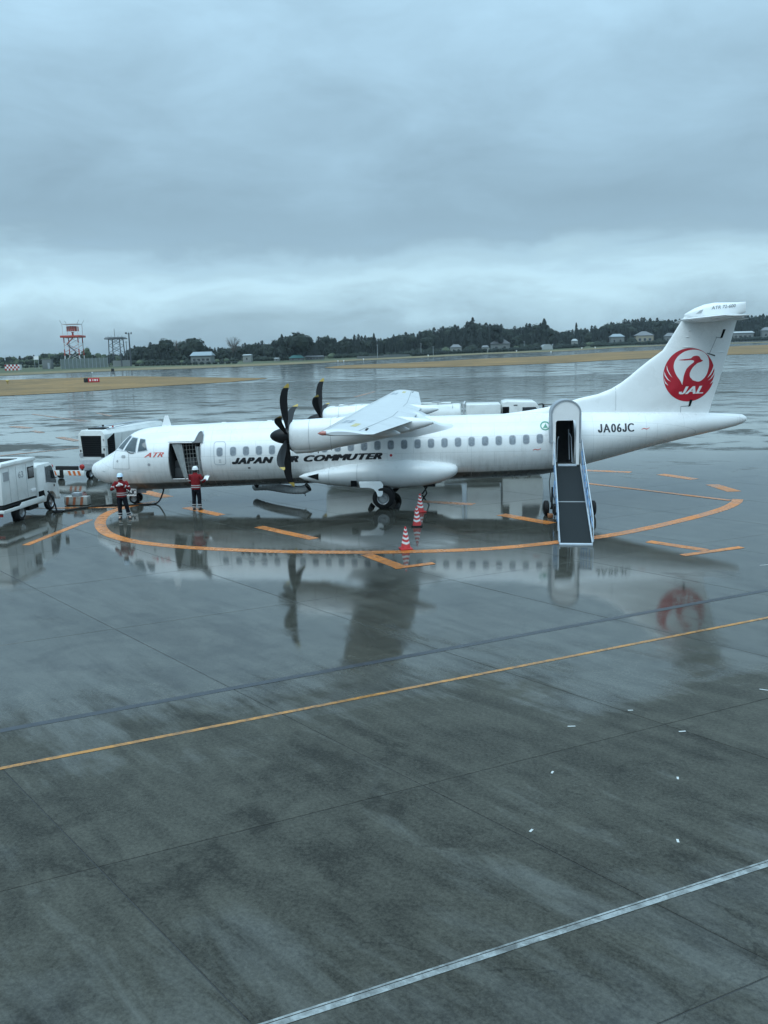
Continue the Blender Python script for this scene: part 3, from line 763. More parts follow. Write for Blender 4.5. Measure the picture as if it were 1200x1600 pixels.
WTE = lambda y: 14.02 if abs(y) < 4.6 else 14.02-(abs(y)-4.6)/(13.5-4.6)*.54
WZ = lambda y: 3.66 if abs(y) < 4.6 else 3.66+(abs(y)-4.6)/(13.5-4.6)*.30
WT = lambda y: .175 if abs(y) < 4.6 else .175-(abs(y)-4.6)/(13.5-4.6)*.045
def wsec(y, c0=0.0, c1=1.0, grow=0.0):
    le, te = WLE(y), WTE(y); c = te-le
    return [(le+px_*c, y, WZ(y)+pz_*c+(.5-px_)*.045*c) for px_, pz_ in airfoil(WT(y))]
secs = []
for y in (-13.52, -13.46, -13.35, -12.6, -10, -7.5, -4.6, -2.5, 0, 2.5, 4.6, 7.5, 10, 12.6, 13.35, 13.46, 13.52):
    s = wsec(max(-13.5, min(13.5, y)))
    k = {13.52: .55, 13.46: .82}.get(round(abs(y), 2), 1.0)
    if k < 1:
        cx = sum(p[0] for p in s)/len(s); cz = WZ(13.5); s = [(cx+(p[0]-cx)*(k+.3*(1-k)), y, cz+(p[2]-cz)*k) for p in s]
    secs.append([(p[0], y, p[2]) for p in s])
wing = pb(loft(secs), 'wing', wing_grey, smooth=40)
def wtop(x, y, off=.004):
    le, te = WLE(y), WTE(y); c = te-le; f = max(.001, min(.999, (x-le)/c)); t = WT(y)
    yy = 5*t*(.2969*math.sqrt(f)-.126*f-.3516*f*f+.2843*f**3-.1030*f**4)+.08*f*(1-f)
    return (x, y, WZ(y)+yy*c+(.5-f)*.045*c+off)
def wbot(x, y, off=.004):
    le, te = WLE(y), WTE(y); c = te-le; f = max(.001, min(.999, (x-le)/c)); t = WT(y)
    yy = -5*t*(.2969*math.sqrt(f)-.126*f-.3516*f*f+.2843*f**3-.1030*f**4)+.08*f*(1-f)
    return (x, y, WZ(y)+yy*c+(.5-f)*.045*c-off)
def wingline(name, pts, w, m, off=.004, surf=wtop):
    mb = MB(); vs = []; P = []
    for (fa, ya), (fb, yb) in zip(pts, pts[1:]):
        for k in range(12): P.append((fa+(fb-fa)*k/12, ya+(yb-ya)*k/12))
    P.append(pts[-1])
    for i, (f, y) in enumerate(P):
        x = WLE(y)+f*(WTE(y)-WLE(y)); q0 = P[max(i-1, 0)]; q1 = P[min(i+1, len(P)-1)]
        along_y = abs(q1[1]-q0[1]) > abs(q1[0]-q0[0])*2
        d = (w/2, 0) if along_y else (0, w/2)
        vs += [surf(x-d[0], y-d[1], off), surf(x+d[0], y+d[1], off)]
    mb.add(vs, [(2*i, 2*i+1, 2*i+3, 2*i+2) for i in range(len(P)-1)]); return pb(mb, name, m, wing)
for s in (-1, 1):
    wingline('flap_seam', [(.72, s*1.6), (.72, s*4.6), (.72, s*9.3)], .022, seam)
    wingline('aileron_seam', [(.72, s*9.3), (.72, s*13.2)], .03, seam)
    for yy in (1.6, 4.9, 9.3): wingline('flap_end_seam', [(.72, s*yy), (.995, s*yy)], .03, seam)
    wingline('spar_seam', [(.14, s*1.6), (.14, s*4.6), (.14, s*13.3)], .014, seam)
    for yy in (6.5, 8.0, 11.0): wingline('wing_panel_seam', [(.14, s*yy), (.72, s*yy)], .012, seam)
    wingline('walkway_marking', [(.50, s*10.6), (.50, s*12.0)], .16, mat('walk_yellow', (.50, .44, .22), .6) if s == -1 else MATS['walk_yellow'], .0045)
    wingline('deice_panel', [(.28, s*9.0), (.28, s*10.6)], .30, hood_grey, .0045)
    wingline('aileron_tab_gap', [(.76, s*11.9), (.80, s*12.8)], .06, dark_gap, .006)
    # leading-edge de-icing boot: a dark shell over the nose of the aerofoil, outboard of the nacelle
    sec = []
    for k in range(9):
        y = s*(5.2+(13.2-5.2)*k/8); le, c = WLE(y), WTE(y)-WLE(y)
        pr = []
        for f in (.06, .035, .015, .004): pr.append(wtop(le+f*c, y, .005))
        pr.append((le-.006, y, WZ(y)+.5*.045*c))
        for f in (.004, .015, .035, .06): pr.append(wbot(le+f*c, y, .005))
        sec.append(pr)
    mb = MB(); n_ = len(sec[0])
    for q in sec: mb.v += q
    for i in range(8):
        for j in range(n_-1): mb.f.append((i*n_+j, (i+1)*n_+j, (i+1)*n_+j+1, i*n_+j+1)); mb.m.append(0)
    pb(mb, 'deice_boot', hood_grey, wing, smooth=60)
    # flap hinge fairings
    for yy in (2.45, 5.7, 8.2):
        sc_ = []
        for k, (t_, r_) in enumerate(((0, .02), (.12, .10), (.35, .15), (.65, .14), (.88, .08), (1, .015))):
            xx = WTE(yy)-1.25+1.30*t_; zz = WZ(yy)-.22-.10*t_+.03
            sc_.append([(xx, s*yy+.6*r_*math.cos(2*PI*j/10), zz+1.25*r_*math.sin(2*PI*j/10)) for j in range(10)])
        pb(loft(sc_), 'flap_hinge_fairing', wing_grey, wing, smooth=60)
    # navigation light at the tip, static wicks
    sc_ = []
    for t_, r_ in ((0, .010), (.25, .040), (.6, .062), (1, .055)):
        sc_.append([(12.03+.30*t_, s*(13.47), 3.965+r_*math.sin(2*PI*j/10)) if False else (12.04+.22*t_, s*13.46+.9*r_*math.cos(2*PI*j/10), 3.985+r_*math.sin(2*PI*j/10)) for j in range(10)])
    pb(loft(sc_), 'navigation_light', red_lens if s < 0 else decal_green, wing, smooth=60)
# wing-root fairing astride the fuselage, its tail drawn out along the shoulder
mb = MB(); n_ = 140; XF = [10.3+.065*k for k in range(82)]
def sm(t): t = max(0.0, min(1.0, t)); return t*t*(3-2*t)
for x in XF:
    zt, zb, hw, zm = section(x)
    for j in range(n_+1):
        a = PI*(.02+.96*j/n_); phi = abs(a-PI/2)          # 0 at the crown
        low = 1.12*sm((x-10.3)/1.1)
        if x > 14.0: low = 1.12-.28*(x-14.0)/1.6
        d = .24*sm((x-10.3)/1.2)*min(1.0, (low-phi)/.22)
        if x > 13.7:
            up = .62*sm((x-13.7)/1.5)+.02
            d = min(d, .24*min(1.0, (phi-up)/.25+sm((14.4-x)/.5)))*sm((15.62-x)/1.0)
        d = max(-.03, d-.004)
        c_, s_ = math.cos(a), math.sin(a); mb.v.append((x, (hw+d)*c_, zm+s_*((zt-zm)+d)))
for i in range(len(XF)-1):
    for j in range(n_): k = i*(n_+1)+j; mb.f.append((k, k+1, k+n_+2, k+n_+1)); mb.m.append(0)
pb(mb, 'wing_root_fairing', wing_grey, smooth=50)

# ---------- engines and propellers
def nacelle(s):
    yc = s*4.05; sec = []
    #      x     zc    half-height half-width
    for x, zc, hz, hy in ((9.50, 3.12, .44, .40), (9.56, 3.11, .53, .47), (9.70, 3.10, .585, .52), (10.1, 3.11, .61, .55), (10.7, 3.15, .60, .56), (11.3, 3.22, .56, .56), (11.9, 3.28, .53, .55), (12.6, 3.34, .47, .52), (13.3, 3.40, .38, .44), (14.0, 3.46, .26, .32), (14.5, 3.50, .15, .2), (14.8, 3.52, .06, .08)):
        sec.append([(x, yc+hy*abs(math.cos(2*PI*j/36))**.85*math.copysign(1, math.cos(2*PI*j/36)), zc+hz*abs(math.sin(2*PI*j/36))**.85*math.copysign(1, math.sin(2*PI*j/36))) for j in range(36)])
    o = pb(loft(sec), 'nacelle', white_paint, smooth=45)
    sc_ = []                    # chin intake
    for x, zc, hz, hy in ((9.62, 2.62, .13, .26), (9.70, 2.62, .17, .33), (10.2, 2.66, .19, .38), (11.0, 2.76, .18, .36), (12.0, 2.92, .10, .26), (12.4, 3.0, .04, .1)):
        sc_.append([(x, yc+hy*math.cos(2*PI*j/20), zc+hz*math.sin(2*PI*j/20)) for j in range(20)])
    pb(loft(sc_), 'engine_intake', white_paint, o, smooth=50)
    mb = MB(); mb.lathe([(.001, 0), (.24, .0)], (9.612, yc, 2.62), (-1, 0, 0), 16); mb.v = [(v[0], v[1], 2.62+(v[2]-2.62)*.42) for v in mb.v]
    pb(mb, 'intake_mouth', dark_gap, o)
    for x in (10.25, 11.05):    # cowl seams
        hz = hermite([(10.1, .61), (10.7, .60), (11.3, .56)], x); zc = hermite([(10.1, 3.11), (10.7, 3.15), (11.3, 3.22)], x)
        mb = MB(); vs = []
        for j in range(37):
            c, q = math.cos(2*PI*j/36), math.sin(2*PI*j/36)
            for e in (0, .014): vs.append((x+e, yc+(.558+.003)*abs(c)**.85*math.copysign(1, c), zc+(hz+.005)*abs(q)**.85*math.copysign(1, q)))
        mb.add(vs, [(2*j, 2*j+1, 2*j+3, 2*j+2) for j in range(36)]); pb(mb, 'cowl_seam', decal_grey, o)
    # exhaust pipe and metal band over the nacelle top
    mb = MB(); mb.tube([(11.2, yc-s*.46, 3.0), (11.6, yc-s*.56, 2.98), (11.95, yc-s*.62, 2.97)], [.13, .14, .13], 14); pb(mb, 'exhaust_pipe', grey_metal, o)
    mb = MB(); vs = []
    for j in range(13):
        a = PI*(.12+.76*j/12)
        for e in (0, .10): vs.append((11.25+e, yc+.575*math.cos(a), 3.215+.575*math.sin(a)))
    mb.add(vs, [(2*j, 2*j+1, 2*j+3, 2*j+2) for j in range(12)]); pb(mb, 'nacelle_strap', decal_grey, o)
    for xm, zm_ in ((11.0, 2.60), (10.5, 2.50)): mb = MB(); mb.box((xm, yc, zm_), (.03, .02, .10)); pb(mb, 'drain_mast', chassis, o)
    return o
def propeller(s):
    yc = s*4.05; H = Vector((9.37, yc, 3.12))
    mb = MB(); mb.lathe([(.001, .66), (.06, .645), (.13, .59), (.20, .48), (.255, .34), (.29, .18), (.30, .02), (.30, -.14), (.27, -.16)], H, (-1, 0, 0), 28)
    sp = pb(mb, 'propeller_spinner', black_gloss, smooth=50)
    for b in range(6):
        ang = rad(90+60*b+(4 if s < 0 else -9)); rd = Vector((0, math.cos(ang), math.sin(ang))); tg = Vector((0, -math.sin(ang), math.cos(ang)))
        secs = []; ks = 22
        for k in range(ks+1):
            r = .22+(1.93-.22)*k/ks; f = (r-.22)/(1.93-.22)
            chord = hermite([(0, .10), (.10, .13), (.3, .25), (.55, .30), (.8, .26), (.93, .19), (1, .05)], f)
            th = hermite([(0, .10), (.1, .09), (.3, .045), (1, .010)], f)
            swp = hermite([(0, 0), (.35, -.055), (.6, -.075), (.8, -.03), (1, .13)], f)
            tw = rad(hermite([(0, 22), (.5, 8), (1, -3)], f))
            cdir = Vector((1, 0, 0))*math.cos(tw)+tg*math.sin(tw); ndir = -Vector((1, 0, 0))*math.sin(tw)+tg*math.cos(tw)
            c = H+rd*r+Vector((swp, 0, 0))
            sc = []
            for j in range(12):
                a = 2*PI*j/12; sc.append(c+cdir*(chord/2*math.cos(a))+ndir*(th/2*math.sin(a)*(1 if True else 0)))
            secs.append(sc)
        mb = loft(secs); lim = (ks-2)*12
        mb.m = [1 if (min(f) >= lim) else 0 for f in mb.f]
        pb(mb, 'blade', [black_gloss, yellow_tip], sp, smooth=50)
for s in (-1, 1): nacelle(s); propeller(s)

# ---------- landing gear pods
def pod(s):
    sec = []
    for x, zc, hz, hy, yo in ((9.25, 1.21, .03, .03, 1.36), (9.45, 1.21, .13, .16, 1.33), (9.8, 1.20, .22, .28, 1.32), (10.4, 1.21, .34, .44, 1.30), (11.2, 1.23, .45, .58, 1.27), (12.2, 1.24, .55, .66, 1.25), (13.4, 1.255, .57, .66, 1.25), (14.2, 1.275, .53, .62, 1.24), (14.9, 1.31, .43, .52, 1.22), (15.35, 1.36, .31, .40, 1.20), (15.58, 1.39, .20, .30, 1.16), (15.66, 1.40, .10, .2, 1.12)):
        sec.append([(x, s*(yo+hy*math.copysign(abs(math.cos(2*PI*j/32))**.9, math.cos(2*PI*j/32))), zc+hz*math.sin(2*PI*j/32)) for j in range(32)])
    o = pb(loft(sec), 'landing_gear_pod', white_paint, smooth=50)
    def pod_y(x, z, off):
        zc = hermite([(9.25, 1.21), (10.4, 1.21), (12.2, 1.24), (14.2, 1.275), (15.66, 1.40)], x); hz = hermite([(9.25, .03), (9.45, .13), (9.8, .22), (10.4, .34), (11.2, .45), (12.2, .55), (13.4, .57), (14.2, .53), (14.9, .43), (15.35, .31)], x)
        hy = hermite([(9.25, .03), (9.45, .16), (9.8, .28), (10.4, .44), (11.2, .58), (12.2, .66), (13.4, .66), (14.2, .62), (14.9, .52), (15.35, .40)], x); yo = hermite([(9.25, 1.36), (10.4, 1.30), (12.2, 1.25), (15.35, 1.20)], x)
        k = max(-1, min(1, (z-zc)/hz)); return s*(yo+hy*(1-k*k)**.45+off)
    decal('ram_air_scoop', [([(9.60, 1.26), (10.08, 1.37), (10.08, 1.10)], [(0, 1, 2)])], lambda a, b: (a, pod_y(a, b, .006), b), dark_gap, o)
    for xx in (10.5, 11.65, 14.1):
        decal('pod_seam', [([(xx, .80), (xx+.012, .80), (xx+.012, 1.70), (xx, 1.70)], [(0, 1, 2, 3)])], lambda a, b: (a, pod_y(a, b, .004), b), decal_grey, o)
    decal('pod_seam', [ring([(13.65+x, 1.35+z) for x, z in rrect(.42, .42, .03)], [(13.65+x, 1.35+z) for x, z in rrect(.395, .395, .025)])], lambda a, b: (a, pod_y(a, b, .004), b), decal_grey, o)
    for cx_, cz_, ww, hh in ((12.9, 1.58, .26, .16), (13.0, .98, .3, .12), (13.45, .95, .3, .12)):
        decal('pod_hatch', [ring([(cx_+x, cz_+z) for x, z in rrect(ww, hh, .03)], [(cx_+x, cz_+z) for x, z in rrect(ww-.02, hh-.02, .025)])], lambda a, b: (a, pod_y(a, b, .004), b), decal_grey, o)
    # strut, wheels, doors
    wx = 12.72
    mb = MB(); mb.tube([(wx-.25, s*1.55, .95), (wx-.05, s*1.75, .62), (wx, s*1.86, .44)], [.10, .085, .08], 10); mb.tube([(wx+.55, s*1.3, .9), (wx, s*1.8, .5)], .045, 8); mb.tube([(wx, s*1.6, .43), (wx, s*2.4, .43)], .06, 10)
    pb(mb, 'gear_strut', grey_metal)
    for yy in (1.72, 2.20): wheel((wx, s*yy, .43), .43, .25, s, plane, 'main_wheel')
    mb = MB()
    for k in range(7):
        z = 1.42-.36*k/6; mb.v += [(11.85, pod_y(11.85, z, .05), z), (12.46, pod_y(12.46, z, .05), z)]
    for k in range(6): mb.f.append((2*k, 2*k+1, 2*k+3, 2*k+2)); mb.m.append(0)
    pb(mb, 'gear_door_upper', white_paint)
    # lower door with a wheel cut-out, hanging outboard
    poly = [(11.75, 1.09), (12.62, 1.09), (12.72, .98), (12.72, .62), (12.66, .53), (12.52, .53), (12.47, .68), (12.36, .80), (12.16, .86), (11.95, .86), (11.82, .86)]
    mb = MB(); mb.prism(poly, lambda q: (q[0], s*(2.10+.55*(1.09-q[1])), q[1]), lambda q: (q[0], s*(2.13+.55*(1.09-q[1])), q[1])); pb(mb, 'gear_door', white_paint, bevel=.008)
    mb = MB(); mb.box((11.52, s*1.80, .97), (.24, .10, .24)); pb(mb, 'gear_bay_gap', dark_gap)
    mb = MB(); mb.tube([(14.3, s*1.2, .78), (14.4, s*1.25, .45), (14.1, s*1.3, .02)], .03, 8); mb.tube([(14.35, s*1.2, .8), (15.0, s*1.1, .92)], .05, 8); mb.box((14.5, s*1.2, .78), (.5, .25, .10)); pb(mb, 'ground_line', chassis)
def wheel(c, r, w, s, parent, name):
    c = Vector(c); mb = MB(); h = w/2
    mb.lathe([(r*.55, -h), (r*.8, -h), (r*.93, -h*.82), (r*.985, -h*.5), (r, 0), (r*.985, h*.5), (r*.93, h*.82), (r*.8, h), (r*.55, h)], c, (0, 1, 0), 28)
    o = pb(mb, name, black_matte, parent, smooth=40)
    mb = MB(); mb.lathe([(.001, h*.55), (r*.16, h*.55), (r*.18, h*.25), (r*.40, h*.30), (r*.48, h*.8), (r*.555, h*.92), (r*.56, -h*.92), (.001, -h*.9)], c, (0, s, 0), 24)
    pb(mb, 'rim', grey_metal, o)
    return o
for s in (-1, 1): pod(s)
# nose gear
mb = MB(); mb.tube([(1.95, 0, .95), (1.86, 0, .5), (1.84, 0, .23)], [.075, .065, .06], 10); mb.tube([(2.5, 0, .75), (1.88, 0, .45)], .03, 8); mb.tube([(1.84, -.26, .23), (1.84, .26, .23)], .04, 8)
pb(mb, 'nose_gear_strut', grey_metal)
for s in (-1, 1):
    wheel((1.84, s*.19, .225), .225, .15, s, plane, 'nose_wheel')
    mb = MB(); mb.prism([(1.45, .74), (2.45, .64), (2.45, .48), (1.5, .50)], lambda q: (q[0], s*(.34+.05*(.7-q[1])), q[1]), lambda q: (q[0], s*(.36+.05*(.7-q[1])), q[1]))
    nd = pb(mb, 'nose_gear_door', hood_grey, bevel=.006)  # grey instead of white: shade under the nose put into the colour
mb = MB(); mb.prism([(1.62, .72), (2.10, .70), (2.08, .385), (1.60, .40)], lambda q: (q[0], -.57, q[1]), lambda q: (q[0], -.55, q[1]))
plq = pb(mb, 'registration_plate', decal_white)
bold_decal('plate_lettering', caps_poly('06JC', .19, .41, 0, .18), lambda o: (lambda a, b: (1.640+a, -.571-o, .455+b)), title_black, plq, .025, 3, .003)

# ---------- fin, rudder, tailplane
FIN_LE = [(3.50, 17.5), (3.60, 18.4), (3.72, 19.2), (3.88, 19.95), (4.06, 20.55), (4.21, 21.3), (4.42, 21.85), (4.85, 22.5), (5.40, 23.15), (5.88, 23.82), (6.5, 24.2), (7.24, 24.66)]
FIN_TE = [(3.20, 25.64), (3.46, 25.71), (4.76, 26.08), (6.0, 26.40), (7.24, 26.70)]
def fin_half(x, z):
    le, te = hermite(FIN_LE, z), hermite(FIN_TE, z); c = te-le; f = max(0.0, min(1.0, (x-le)/c))
    T = hermite([(3.2, .19), (4.4, .18), (6, .16), (7.3, .13)], z)      # half thickness at 60 % of chord
    if f < .62: return T*math.sqrt(max(0, 1-((.62-f)/.62)**2.2))
    return T*(1-((f-.62)/.38))*.93+T*.05
secs = []
for z in (3.30, 3.50, 3.56, 3.62, 3.72, 3.82, 3.95, 4.08, 4.21, 4.42, 4.65, 4.9, 5.2, 5.5, 5.88, 6.3, 6.8, 7.24):
    le, te = hermite(FIN_LE, z), hermite(FIN_TE, z); row = []; k = 24
    for j in range(k+1): f = .5*(1-math.cos(PI*j/k)); x = le+f*(te-le); row.append((x, -fin_half(x, z), z))
    for j in range(k-1, 0, -1): f = .5*(1-math.cos(PI*j/k)); x = le+f*(te-le); row.append((x, fin_half(x, z), z))
    secs.append(row)
fin = pb(loft(secs), 'vertical_fin', white_paint, smooth=45)
def onfin(off=.005): return lambda a, b: (a, -fin_half(a, b)-off, b)
HG = lambda z: 24.57+(z-3.40)*.4365          # rudder hinge line
def finpoly(name, poly, m, off=.005, parent=None): return decal(name, [(poly, [tuple(range(len(poly)))])], onfin(off), m, parent or fin, step=.08)
finpoly('rudder_gap', [(HG(3.40), 3.40), (HG(3.40)+.02, 3.40), (HG(3.40)+.02, 3.66), (HG(3.40), 3.66)], seam)
finpoly('rudder_gap', [(HG(3.40), 3.64), (HG(3.40)+.34, 3.655), (HG(3.40)+.34, 3.69), (HG(3.40), 3.665)], seam, .006)
finpoly('rudder_gap', [(HG(3.66)+.19, 3.64), (HG(3.66)+.27, 3.66), (HG(3.9)+.25, 3.92), (HG(3.9)+.13, 3.92)], dark_gap, .010)
finpoly('rudder_gap', [(HG(3.92)+.07, 3.92), (HG(3.92)+.095, 3.92), (HG(6.4)+.0, 6.35), (HG(6.4)-.025, 6.35)], decal_grey, .004)
finpoly('rudder_gap', [(HG(6.35)-.03, 6.33), (HG(6.35)+.20, 6.29), (HG(6.35)+.20, 6.32), (HG(6.35)-.03, 6.36)], seam, .006)
finpoly('rudder_gap', [(HG(6.35)+.14, 6.29), (HG(6.35)+.24, 6.32), (HG(6.6)+.24, 6.64), (HG(6.6)+.14, 6.64)], dark_gap, .010)
finpoly('rudder_gap', [(HG(5.66)-.05, 5.72), (HG(5.66)+.28, 5.60), (HG(5.66)+.28, 5.65), (HG(5.66)-.05, 5.75)], dark_gap, .007)
finpoly('fin_seam', [(22.0, 3.56), (22.014, 3.56), (22.014, 4.48), (22.0, 4.46)], decal_grey, .004)
for z, x, w in ((5.99, 24.52, .5), (6.38, 24.66, .16), (6.62, 24.74, .13), (5.75, 25.95, .30)):
    mb = MB(); sc_ = []
    for t_, r_ in ((0, .006), (.2, .03), (.7, .03), (1, .006)): sc_.append([(x+w*t_, -fin_half(x+w*t_, z)+.005+r_*-1.1*max(0, math.cos(2*PI*j/10-PI)*-1 if False else .5+.5*math.cos(2*PI*j/10)), z+r_*.7*math.sin(2*PI*j/10)) for j in range(10)])
    pb(loft(sc_), 'rudder_hinge_fairing', white_paint, fin, smooth=50)
# crane roundel
LC, LR = (24.845, 4.90), 1.005
def lp(pts): return [(LC[0]+(x-480)/255*LR, LC[1]+(790-y)/263*LR*1.045) for x, y in pts]
circ = [(480+255*math.cos(2*PI*k/64), 790+263*math.sin(2*PI*k/64)) for k in range(64)]
rd_ = finpoly('crane_roundel', lp(circ), logo_red, .006)
def tri(pts):
    """fill a concave outline"""
    from mathutils.geometry import tessellate_polygon
    return (pts, [tuple(t) for t in tessellate_polygon([[Vector((x, y, 0)) for x, y in pts]])])
def smoothpoly(pts, k=4):
    P = [Vector(p) for p in pts]; n = len(P); out = []
    for i in range(n):
        a, b, c, d = P[i-1], P[i], P[(i+1) % n], P[(i+2) % n]
        for s in range(k):
            t = s/k; q = .5*((2*b)+(c-a)*t+(2*a-5*b+4*c-d)*t*t+(3*b-a-3*c+d)*t*t*t); out.append((q.x, q.y))
    return out
inner = [(500, 545), (430, 560), (370, 600), (335, 650), (325, 700), (335, 750), (360, 800), (390, 840), (418, 888), (440, 862), (490, 838), (520, 844), (570, 858), (610, 845), (650, 800), (670, 740), (675, 680), (660, 620), (620, 575), (560, 550)]
neck = [(418, 888), (420, 850), (425, 800), (450, 730), (490, 690), (518, 668), (520, 652), (490, 645), (430, 648), (368, 642), (430, 634), (490, 628), (510, 610), (545, 603), (575, 615), (590, 640), (612, 653), (585, 668), (560, 675), (540, 690), (510, 720), (485, 770), (490, 815), (520, 846), (470, 892)]
decal('roundel_ground', [tri(lp(smoothpoly(inner)))], onfin(.009), decal_white, rd_, step=.08)
decal('roundel_crane', [tri(lp(smoothpoly(neck, 2)))], onfin(.012), logo_red, rd_, step=.08)
slits = [[(256, 690), (270, 738), (292, 780), (314, 814), (282, 778), (258, 732)], [(232, 745), (250, 792), (276, 830), (300, 852), (266, 832), (238, 792)], [(226, 800), (246, 850), (278, 892), (244, 866)],
         [(724, 688), (712, 740), (690, 785), (664, 826), (702, 790), (726, 740)], [(736, 745), (722, 792), (696, 830), (670, 854), (706, 830), (732, 792)], [(736, 800), (720, 850), (694, 884), (726, 862)]]
for s in slits: decal('roundel_feather', [tri(lp(s))], onfin(.009), decal_white, rd_, step=.1)
for k_, ox in enumerate((0, .025, .05)):
    tv, tf = caps_poly('JAL', .30, .92, .36, .14); tv = [(a+ox, b) for a, b in tv]
    decal('roundel_lettering', [(tv, tf)], (lambda e: (lambda a, b: (24.47+a, -fin_half(24.47+a, 4.14+b+.02*a)-.010-e, 4.14+b+.02*a)))(.0007*k_), decal_white, rd_)
# tailplane
def tsec(y, t=.11):
    a = abs(y)/3.65; le = 24.50+a*.62; te = 26.72-a*.62; c = te-le
    return [(le+p[0]*c, y, 7.06-.0*a+(p[1]-.02*4*p[0]*(1-p[0])*2)*c) for p in airfoil(t)]
tp = pb(loft([tsec(y, t) for y, t in ((-3.66, .04), (-3.60, .075), (-2.4, .08), (-1, .085), (0, .09), (1, .085), (2.4, .08), (3.60, .075), (3.66, .04))]), 'tailplane', white_paint, smooth=45)
for s in (-1, 1):
    mb = MB(); vs = []
    for k in range(9):
        y = s*(.5+3.0*k/8); a = abs(y)/3.65; le = 24.50+a*.62; te = 26.72-a*.62; x = le+.66*(te-le)
        vs += [(x, y, 6.955+.012*a), (x+.03, y, 6.962+.012*a)]
    mb.add(vs, [(2*i, 2*i+1, 2*i+3, 2*i+2) for i in range(8)]); pb(mb, 'elevator_gap', seam, tp)
    mb = MB(); sc_ = []
    for t_, r_ in ((0, .01), (.25, .05), (.7, .05), (1, .01)): sc_.append([(25.35+.75*t_, s*3.1+r_*.7*math.cos(2*PI*j/10), 6.93+r_*math.sin(2*PI*j/10)) for j in range(10)])
    pb(loft(sc_), 'elevator_horn', white_paint, tp, smooth=50)
# fairing where fin and tailplane meet
sec = []
for x, zc, hz, hy in ((24.62, 7.22, .04, .03), (24.75, 7.24, .10, .12), (25.0, 7.28, .20, .20), (25.35, 7.32, .29, .25), (25.75, 7.34, .335, .27), (26.2, 7.36, .31, .22), (26.6, 7.40, .26, .13), (26.86, 7.45, .22, .05), (26.95, 7.47, .20, .015)):
    sec.append([(x, hy*math.copysign(abs(math.cos(2*PI*j/28))**.7, math.cos(2*PI*j/28)), zc+hz*math.copysign(abs(math.sin(2*PI*j/28))**.75, math.sin(2*PI*j/28))) for j in range(28)])
bul = pb(loft(sec), 'tail_fairing', white_paint, smooth=50)
def bul_y(x): return hermite([(24.62, .03), (25.0, .20), (25.35, .25), (25.75, .27), (26.2, .22), (26.6, .13), (26.95, .015)], x)
tv, tf = text_poly('ATR 72-600', .125, .94, .12, .0)
decal('type_lettering', [(tv, tf)], lambda a, b: (25.58+a, -bul_y(25.58+a)*.985-.012, 7.40+b+.08*a), boot_grey, bul)
decal('beacon_recess', [([(25.00, 7.25), (25.20, 7.28), (25.28, 7.42), (25.16, 7.38)], [(0, 1, 2, 3)])], lambda a, b: (a, -bul_y(a)*1.0-.012, b), decal_grey, bul)
# aerials and small fittings on the fuselage
mb = MB(); mb.prism([(3.2, 3.24), (3.62, 3.26), (3.50, 3.72), (3.36, 3.72)], lambda q: (q[0], -.012, q[1]), lambda q: (q[0], .012, q[1])); pb(mb, 'blade_aerial', white_paint)
for x in (5.75, 7.7): 
    mb = MB(); mb.prism([(x, section(x)[0]-.02), (x+.3, section(x)[0]-.02), (x+.22, section(x)[0]+.03), (x+.06, section(x)[0]+.03)], lambda q: (q[0], -.02, q[1]), lambda q: (q[0], .02, q[1])); pb(mb, 'flush_aerial', white_paint)
mb = MB(); mb.prism([(7.0, .74), (7.25, .74), (7.2, .58), (7.12, .58)], lambda q: (q[0], -.01, q[1]), lambda q: (q[0], .01, q[1])); pb(mb, 'belly_aerial', chassis)
mb = MB(); mb.tube([(1.05, -.62, 1.02), (1.05, -.70, .84), (1.42, -.74, .82)], .018, 6); pb(mb, 'pitot_probe', chassis)
mb = MB(); mb.tube([fus_n(2.02, 2.33, .02), fus_n(2.2, 2.26, .03), fus_n(2.35, 2.28, .02)], .014, 6); pb(mb, 'wiper', chassis)

# ================================================================== BOARDING RAMP
RB = Vector((19.6, -5.4, 0))
dirty_orange_ = mat('worn_orange', (.30, .12, .05), .6, var=.3)
ramp = empty('boarding_ramp', RB, 0, 'wheeled boarding ramp with black mat and blue-white rails leading up to the rear cabin door', 'boarding ramp')
def rbld(mb, name, m, parent=None, **kw):
    mb.v = [tuple(Vector(v)-RB) for v in mb.v]; return mb.build(name, m, parent or ramp, **kw)
RT0, RB0 = Vector((19.93, -1.72, 1.56)), Vector((19.30, -9.25, .035))     # deck centre line, top and foot
def rp(t, s, h=0.0):     # t 0 top .. 1 foot, s sideways, h above the deck
    c = RT0.lerp(RB0, t); d = (RB0-RT0); d.z = 0; d.normalize(); sd = Vector((-d.y, d.x, 0))
    return c+sd*s+Vector((0, 0, h))
def slab(t0, t1, s0, s1, h0, h1):
    mb = MB(); vs = [rp(t, s, h) for h in (h0, h1) for t, s in ((t0, s0), (t1, s0), (t1, s1), (t0, s1))]
    return mb.add(vs, [(0, 3, 2, 1), (4, 5, 6, 7), (0, 1, 5, 4), (1, 2, 6, 5), (2, 3, 7, 6), (3, 0, 4, 7)])
rbld(slab(0, .515, -.47, .47, -.05, 0), 'deck_mat', mat_black); rbld(slab(.52, .99, -.46, .46, -.045, -.002), 'deck_mat', mat_black)
rbld(slab(.5125, .5225, -.47, .47, -.03, .006), 'deck_joint', grey_metal)
rbld(slab(.988, 1.0, -.50, .50, -.03, .012), 'foot_plate', rail_white); rbld(slab(-.01, .012, -.36, .36, -.02, .03), 'door_sill_plate', rail_white)
